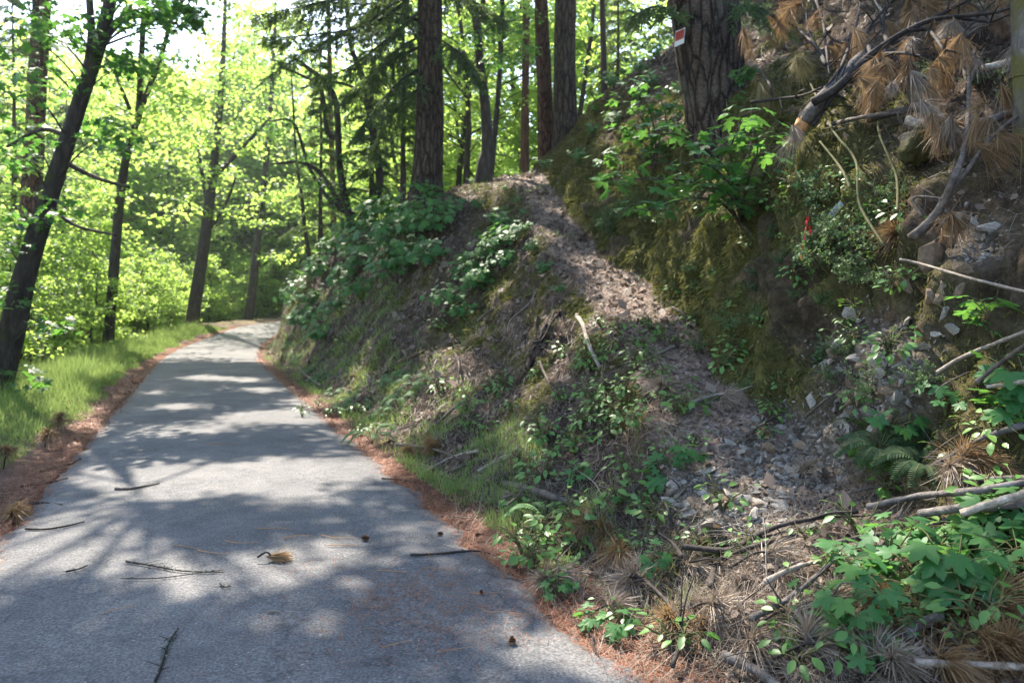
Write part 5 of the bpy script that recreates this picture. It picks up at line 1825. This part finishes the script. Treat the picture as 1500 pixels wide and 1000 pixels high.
KINDS_ = {
    'maple_seedling': ([grow_seedling(i, int(rng.integers(2, 5)), int(rng.integers(3, 6)), .22, .10, .7) for i in range(4)], 'sapling', 'seedling', 'broad leaved seedlings'),
    'herb': ([grow_seedling(i, 5, 4, .13, .055, .8, LEAF_OVAL) for i in range(3)], 'herb', 'herb', 'small green herbs'),
    'fern': ([grow_fern(9, .42), grow_fern(12, .5), grow_fern(7, .36)], 'fern', 'fern', 'ferns'),
    'dark_fern': ([grow_fern(13, .34), grow_fern(10, .3)], 'fir', 'fern', 'dark ferns'),
    'shrub': ([grow_shrub(.5, 9, 9, .035), grow_shrub(.4, 7, 8, .03)], 'shrub', 'shrub', 'small leaved shrubs'),
    'maple_bush': ([grow_seedling(i, 9, 7, .75, .15, .85) for i in range(2)], 'sapling', 'bush', 'leafy maple bushes'),
}
pproto = {}


def plant(kd, u, v, sc, look, lean=.5, mat=None):
    q, n = hit(u, v)
    if q is None:
        return
    var, mt, cat, grp = KINDS_[kd]
    i = int(rng.integers(0, len(var)))
    d = n * lean + np.array([0, -.15, 1 - lean])
    r = Vector(tuple(d)).to_track_quat('Z', 'Y').to_euler()
    rot = Vector((0, 0, 1))
    import mathutils
    mq = Vector(tuple(d)).to_track_quat('Z', 'Y') @ mathutils.Quaternion((0, 0, 1), rng.random() * 6.28)
    L_ = lab(look, u, v)
    sc = sc * rng.uniform(.85, 1.15)
    if (kd, i) not in pproto:
        t = thing(kd, L_, cat, (0, 0, 0), grp)
        var[i][0].build('stems', M['stem'], t)
        var[i][1].build('fronds' if 'fern' in kd else 'leaves', M[mt], t)
        pproto[(kd, i)] = t
        t.location = tuple(q)
        t.scale = (sc,) * 3
    else:
        t = dup(pproto[(kd, i)], q, (0, 0, 0), sc, L_)
    t.rotation_euler = mq.to_euler()
    return t


# lower right: the seedlings with large lobed leaves
for (u, v, s_) in [(1300, 850, 1.25), (1350, 880, 1.2), (1260, 880, 1.1), (1290, 920, 1.05), (1240, 920, 1.0), (1400, 880, 1.3), (1455, 890, 1.3), (1360, 840, 1.0), (1430, 830, 1.2), (1480, 820, 1.2), (1460, 790, 1.1), (1330, 820, 1.0), (1420, 790, 1.0), (1270, 960, .8), (1500, 770, 1.1), (1410, 910, 1.0), (1260, 840, .8), (1480, 860, 1.2), (1300, 985, .7)]:
    plant('maple_seedling', u, v, s_ * .8, 'large leaved green seedling', .3)
for (u, v, s_) in [(1290, 705, .85), (1270, 700, .8), (1385, 612, .9), (1450, 628, 1.0), (1480, 635, .9), (1455, 490, .8), (1435, 500, .7), (1490, 600, 1.1), (975, 715, .8), (965, 708, .7), (1005, 690, .7), (905, 745, .55), (790, 655, .6), (955, 840, .6), (870, 925, .55), (900, 930, .5), (745, 745, .5), (815, 878, .55), (850, 705, .55), (1300, 640, .7), (800, 645, .5)]:
    plant('maple_seedling', u, v, s_, 'young seedling with few light leaves', .3)
plant('fern', 545, 650, .85, 'bright sunlit fern at the road edge')
plant('fern', 800, 770, .7, 'light green fern')
for (u, v) in [(470, 560), (490, 580), (515, 590), (535, 600), (455, 545), (440, 530), (590, 590), (605, 570), (430, 520), (575, 560), (690, 600), (560, 610), (505, 605), (420, 510), (405, 505), (700, 415), (680, 400)]:
    plant('fern', u, v, rng.uniform(.45, .75), 'feathery green fern')
for k in range(8):
    plant('dark_fern', 1315 + rng.normal() * 24, 668 + rng.normal() * 16, .7, 'dark feathery fern')
for (u, v, s_) in [(560, 385, .9), (600, 370, 1.0), (640, 345, .8), (580, 415, .8), (530, 400, .9), (545, 350, .8), (620, 400, .7), (500, 430, .8), (480, 410, .8), (465, 450, .8), (440, 440, .8), (450, 480, .7), (425, 420, .7), (430, 450, .6), (640, 300, .7), (600, 330, .8), (520, 370, .8), (480, 500, .6), (620, 290, .7), (660, 320, .6), (560, 330, .9), (430, 400, .6), (440, 420, .6), (460, 400, .7), (490, 375, .8), (515, 345, .8), (455, 470, .6), (470, 480, .6), (500, 460, .6), (530, 440, .7), (590, 300, .8), (600, 400, .8), (565, 360, .8), (625, 345, .8)]:
    plant('maple_bush', u, v, s_ * 1.25, 'dense dark leafy bush', .45)
for (u, v, s_) in [(700, 405, .8), (725, 385, .85), (745, 370, .75), (690, 430, .7), (660, 455, .6), (740, 345, .65), (760, 360, .6), (680, 470, .5), (715, 420, .6), (735, 400, .6), (800, 250, .4), (850, 240, .5), (870, 200, .5), (900, 190, .6), (930, 150, .6), (960, 130, .6), (900, 130, .5), (1000, 145, .5), (870, 170, .4), (960, 90, .5), (940, 110, .5), (700, 310, .35), (1078, 178, .45), (1100, 130, .4), (1035, 170, .35)]:
    plant('maple_bush', u, v, s_, 'light green leafy bush', .4)
for (u, v, s_) in [(770, 345, .32), (785, 370, .3), (800, 400, .28), (750, 360, .3), (730, 330, .3), (700, 350, .25), (760, 300, .22), (690, 270, .25), (740, 280, .2), (820, 430, .22)]:
    plant('maple_bush', u, v, s_, 'small leafy bush', .4)
for k in range(16):
    plant('shrub', rng.uniform(880, 1000), rng.uniform(285, 345), rng.uniform(.5, .8), 'small leaved shrub on the wall top', .4)
for k in range(26):
    plant('shrub', rng.uniform(1000, 1280), rng.uniform(380, 610), rng.uniform(.25, .5), 'tiny pale leaved shrub on the moss', .6)
hb = [(rng.normal() * 60 + 880, rng.normal() * 38 + 595) for k in range(34)] + [(rng.normal() * 40 + 930, rng.normal() * 30 + 520) for k in range(12)] + [(rng.uniform(640, 900), rng.uniform(480, 720)) for k in range(22)] + [(rng.uniform(900, 1480), rng.uniform(640, 980)) for k in range(34)] + [(rng.uniform(430, 560), rng.uniform(500, 640)) for k in range(14)] + [(rng.uniform(940, 1340), rng.uniform(250, 620)) for k in range(44)] + [(rng.uniform(720, 860), rng.uniform(740, 850)) for k in range(14)]
for u, v in hb:
    plant('herb', u, v, rng.uniform(.7, 1.5), 'low green herb', .4)
for (u, v, s_) in [(1230, 375, 1.0), (1215, 400, .9), (1250, 350, .9), (1190, 300, .8), (1170, 290, .7), (1260, 410, .8), (1290, 330, .7), (1150, 330, .7), (1365, 120, .5), (1300, 300, .6), (1150, 260, .8), (1120, 300, .7), (1130, 350, .6), (1350, 560, .5), (1230, 440, .7), (1080, 60, .9), (1110, 30, .9), (1120, 60, .7), (1300, 420, .5), (1200, 350, .8), (1460, 120, .5), (1430, 130, .4), (1370, 110, .5)]:
    plant('shrub', u, v, s_, 'wiry shrub with tiny pale leaves', .5)


# the maple sprays that hang out over the trail
def overhang(label, foot, k, stems, nper, size):
    b, n = hit(*foot)
    t = thing('maple_sapling', label, 'sapling', b)
    st, lf = MB(), MB()
    C, Dd, S = [], [], []
    for pts in stems:
        q0, _ = hit(pts[-1][0], pts[-1][1])
        Ye = b[1]
        P = [b] + [at(u, v, Ye * (1 - (1 - k) * (i + 1) / len(pts))) for i, (u, v) in enumerate(pts)]
        path = tube(st, P, np.linspace(.016, .004, len(P)), 6, 24)
        for j in range(nper):
            i = int(rng.uniform(6, 23.9))
            az = rng.random() * 6.28
            pl = size * rng.uniform(.5, 2.2)
            e = path[i] + np.array([math.cos(az) * pl, math.sin(az) * pl * .8, rng.normal() * .06 + .02])
            tube(st, [path[i], e], [.003, .002], 3, 3)
            C.append(e)
            Dd.append([math.cos(az) - .3, math.sin(az) - .3, -.35 + rng.normal() * .25])
            S.append(size * rng.uniform(.55, 1.1))
    scatter(lf, LEAF_PALM, np.array(C), rotm(np.array(Dd), rng.normal(size=len(C)) * .3), np.array(S)[:, None] * np.ones(3))
    st.build('stems', M['twig'], t)
    lf.build('leaves', M['sapling'], t)


overhang('spreading maple sapling with layered leaves overhanging the trail below the signed fir', (1085, 330), .86, [[(1060, 290), (1000, 265), (930, 262), (880, 265)], [(1070, 260), (1040, 225), (1000, 200), (960, 195)], [(1080, 270), (1070, 225), (1080, 190), (1090, 160)],
         [(1060, 300), (1020, 290), (970, 300), (945, 310)], [(1075, 280), (1050, 250), (1030, 240), (980, 240)], [(1090, 290), (1100, 250), (1110, 220), (1105, 190)], [(1080, 300), (1060, 280), (1035, 275)]], 34, .125)
overhang('pale sunlit maple sapling behind the overhanging maple and left of the signed fir', (960, 250), .93, [[(950, 220), (930, 200), (905, 190)], [(965, 210), (975, 170), (960, 130)], [(940, 230), (910, 225), (880, 240)], [(975, 220), (1000, 190), (1005, 150)], [(950, 190), (925, 160), (900, 145)], [(960, 200), (950, 160), (930, 120)]], 34, .115)

# ------------------------------------------------------------------ things lying on the road
def rp(u, v, h=.008):
    q, n = hit(u, v)
    return q + [0, 0, h]


def road_twig(pts, w_px, mt, label, lichen=0, side=0):
    P = [rp(u, v, .012) for u, v in pts]
    R = [.72 * w_px * q[1] / F / 2 for q in P]
    R = np.array(R) * np.linspace(1, .5, len(R))
    P = [p_ + np.array([rng.normal() * .008, rng.normal() * .012, 0]) for p_ in P]
    t = thing('twig', label, 'twig', P[0])
    mb = MB()
    path = tube(mb, P, R, 6, 22, .15, 4)
    for j in range(side):
        i = int(rng.integers(3, 20))
        d = rng.normal(size=3) * [.06, .03, .015] + [0, 0, .01]
        tube(mb, [path[i], path[i] + d * .5, path[i] + d], [R.min() * .7, R.min() * .5, R.min() * .3], 4, 5)
    mb.build('stem', M[mt], t)
    if lichen:
        mb = MB()
        i = rng.integers(2, 21, lichen)
        C = path[i] + rng.normal(size=(lichen, 3)) * .006
        scatter(mb, LITLEAF, C, rotm(rdir(lichen), rng.random(lichen) * 6), rng.uniform(.008, .022, lichen)[:, None] * np.ones(3))
        mb.build('lichen', M['lichen'], t)
    return t


M['lichen'] = leaf_mat('grey lichen', [(0, (.10, .11, .09)), (.5, (.17, .18, .14)), (1, (.27, .28, .22))], (.2, .2, .15), .15, .8)
road_twig([(185, 824), (230, 832), (270, 838), (330, 838)], 4, 'twig_dark', 'lichen covered twig lying in the sunlit patch on the asphalt', 40, 6)
road_twig([(178, 848), (230, 848), (290, 842), (325, 838)], 2.5, 'twig_dark', 'thinner twig lying below the lichen covered twig on the asphalt', 10, 2)
road_twig([(230, 1000), (240, 965), (252, 945), (262, 922)], 7, 'twig_dark', 'dark lichen covered twig pointing away at the bottom edge of the road', 46, 6)
road_twig([(38, 776), (70, 777), (100, 772), (126, 766)], 5, 'twig_dark', 'straight dark stick at the left edge of the asphalt')
road_twig([(602, 814), (640, 814), (690, 808), (728, 818), (760, 840)], 5.5, 'twig_dark', 'long wavy dark twig reaching onto the asphalt from the right edge', 0, 2)
road_twig([(165, 718), (195, 716), (233, 710)], 6, 'twig', 'brown stick lying in the sunlit band across the road')
road_twig([(560, 702), (590, 704), (608, 709)], 3, 'twig_dark', 'small dark twig on the red needles at the right road edge')
road_twig([(100, 838), (118, 836), (130, 830)], 4, 'twig_dark', 'short dark twig on the asphalt left of the lichen twig', 6, 2)
road_twig([(320, 858), (330, 862), (340, 860)], 4, 'twig_dark', 'tiny dark twig scrap right below the lichen twig', 6, 2)
road_twig([(392, 900), (408, 900)], 5, 'twig_pale', 'small pale wood chip on the asphalt')
for k, (u, v) in enumerate([(250, 800), (330, 795), (415, 790), (470, 787), (290, 808), (620, 835), (700, 895), (745, 900), (640, 960), (550, 838), (480, 800), (380, 775), (860, 850), (560, 950), (690, 870), (300, 650), (150, 900)]):
    a = rng.normal() * .25
    road_twig([(u, v), (u + 22, v + 12 * a), (u + 48, v + 20 * a)], 1.6, 'cut_wood', lab('single fallen needle on the asphalt', u, v))['group'] = 'loose needles on the asphalt'
q = rp(385, 822, .03)
needle_spray(q + [.06, 0, 0], [.9, .25, -.05], .17, 'needle', 'tan pine needle cluster with dark hooked stem on the sunlit asphalt', 1, 'pine sprays on the road', .09, .002, 260, .12, .24)


def cone(u, v, r, label):
    q = rp(u, v, 0)
    t = thing('pine_cone', label, 'pine cone', q)
    mb = MB()
    d = rng.normal(size=3) * [1, 1, .15]
    d /= np.linalg.norm(d)
    k = np.arange(90)
    f = (k + .5) / 90
    ang = k * 2.4
    e1 = np.cross(d, [0, 0, 1.])
    e1 /= np.linalg.norm(e1)
    e2 = np.cross(d, e1)
    rad = r * np.sin(np.pi * (.12 + .85 * f)) ** .8
    out_ = np.cos(ang)[:, None] * e1 + np.sin(ang)[:, None] * e2
    C = q + [0, 0, r * 1.0] + d * ((f - .5) * r * 2.6)[:, None] + out_ * (rad * .45)[:, None]
    scatter(mb, LEAF_SIMPLE, C, rotm(out_ * .9 + d * .5, 0 * f), np.stack([r * .7 + 0 * f, rad * .75, rad * .6], -1))
    mb.build('scales', M['cone'], t)
    mb = MB()
    tube(mb, [q + [0, 0, r] - d * r * 1.25, q + [0, 0, r], q + [0, 0, r] + d * r * 1.25], [r * .3, r * .6, r * .2], 10, 8)
    mb.build('core', M['twig_dark'], t)


cone(535, 792, .021, 'small tan pine cone standing alone on the asphalt mid road')
cone(750, 943, .020, 'reddish brown pine cone near the right asphalt edge')
cone(705, 870, .013, 'tiny cone scale scrap among red litter on the asphalt')
cone(645, 784, .015, 'small cone in the red needles at the right road edge')
cone(700, 785, .014, 'small brown cone in the litter beside the grass at right')
# brown tussocks and sticks on the left verge
for (u, v, L_, lb) in [(88, 632, .20, 'brown dry needle tuft standing in the verge grass'), (70, 658, .18, 'light brown dry tuft at the edge of the verge grass'), (22, 768, .16, 'brown needle clump at the left corner of the asphalt'), (10, 690, .14, 'dry brown clump at the left edge of the photo')]:
    q, n = hit(u, v)
    needle_spray(q + [0, 0, .22 if v < 700 else .1], [.1, 0, .6], L_, 'needle', lb, 4, 'dry tufts on the verge', .2, .003, 90, .9, .8)
for pts, w_, lb in [([(22, 650), (28, 640), (38, 628)], 6, 'dark stick standing in the grass at far left'), ([(125, 636), (140, 634), (158, 629)], 5, 'dark stick at the grass edge left of the road'), ([(20, 740), (60, 736), (90, 738)], 5, 'dark twig on the brown litter of the left shoulder'), ([(60, 690), (95, 680), (120, 672)], 6, 'brown stick on the left shoulder'), ([(30, 712), (75, 706), (100, 700)], 4, 'thin stick on the needle litter of the left shoulder')]:
    stick(pts, w_, 'twig_dark', lb, k=.995)
# ------------------------------------------------------------------ camera, light
cam = bpy.data.cameras.new('camera')
co = bpy.data.objects.new('camera', cam)
COL.objects.link(co)
co.location = (0, 0, HC)
co.rotation_euler = (math.pi / 2, 0, 0)
cam.lens = 26
cam.sensor_width = 36
cam.shift_y = -45 / 1500
cam.clip_end = 3000
cam.dof.use_dof = True
cam.dof.focus_distance = 4.2
cam.dof.aperture_fstop = 2.4
scene.camera = co
w = bpy.data.worlds.new('World')
scene.world = w
w.use_nodes = True
nt = w.node_tree
bg = nt.nodes['Background']
sky = nt.nodes.new('ShaderNodeTexSky')
sky.sky_type = 'NISHITA'
sky.sun_disc = False
sky.sun_elevation = SUN_EL
sky.sun_rotation = SUN_AZ
nt.links.new(sky.outputs[0], bg.inputs[0])
bg.inputs[1].default_value = .15
sl = bpy.data.lights.new('sun', 'SUN')
sl.energy = 5.0
sl.angle = math.radians(.53)
sl.color = (1, .91, .78)
so = bpy.data.objects.new('sun', sl)
COL.objects.link(so)
so.rotation_euler = Vector(tuple(SUN)).to_track_quat('Z', 'Y').to_euler()
so.location = (-20, 20, 60)
scene.view_settings.view_transform = 'Standard'
scene.view_settings.look = 'None'
scene.view_settings.exposure = 2.05
scene.view_settings.gamma = 1
scene.cycles.max_bounces = 8
scene.cycles.diffuse_bounces = 4
scene.cycles.glossy_bounces = 2
scene.cycles.transmission_bounces = 8
scene.cycles.sample_clamp_indirect = 6

def haze():
    lo, hi_ = np.array([-375., -40, -24]), np.array([375., 378, 150])
    V = np.array([[x, y, z] for x in (lo[0], hi_[0]) for y in (lo[1], hi_[1]) for z in (lo[2], hi_[2])])
    f = np.array([[0, 1, 3, 2], [4, 6, 7, 5], [0, 4, 5, 1], [2, 3, 7, 6], [0, 2, 6, 4], [1, 5, 7, 3]])
    m, nt, out, N = nodes('haze')
    p = N('ShaderNodeVolumePrincipled')
    p.inputs['Color'].default_value = (.9, .95, 1, 1)
    p.inputs['Density'].default_value = .00055
    p.inputs['Anisotropy'].default_value = .6
    nt.links.new(p.outputs[0], out.inputs['Volume'])
    kind(MB().add(V, f).build('haze', m, smooth=False), 'stuff')


haze()
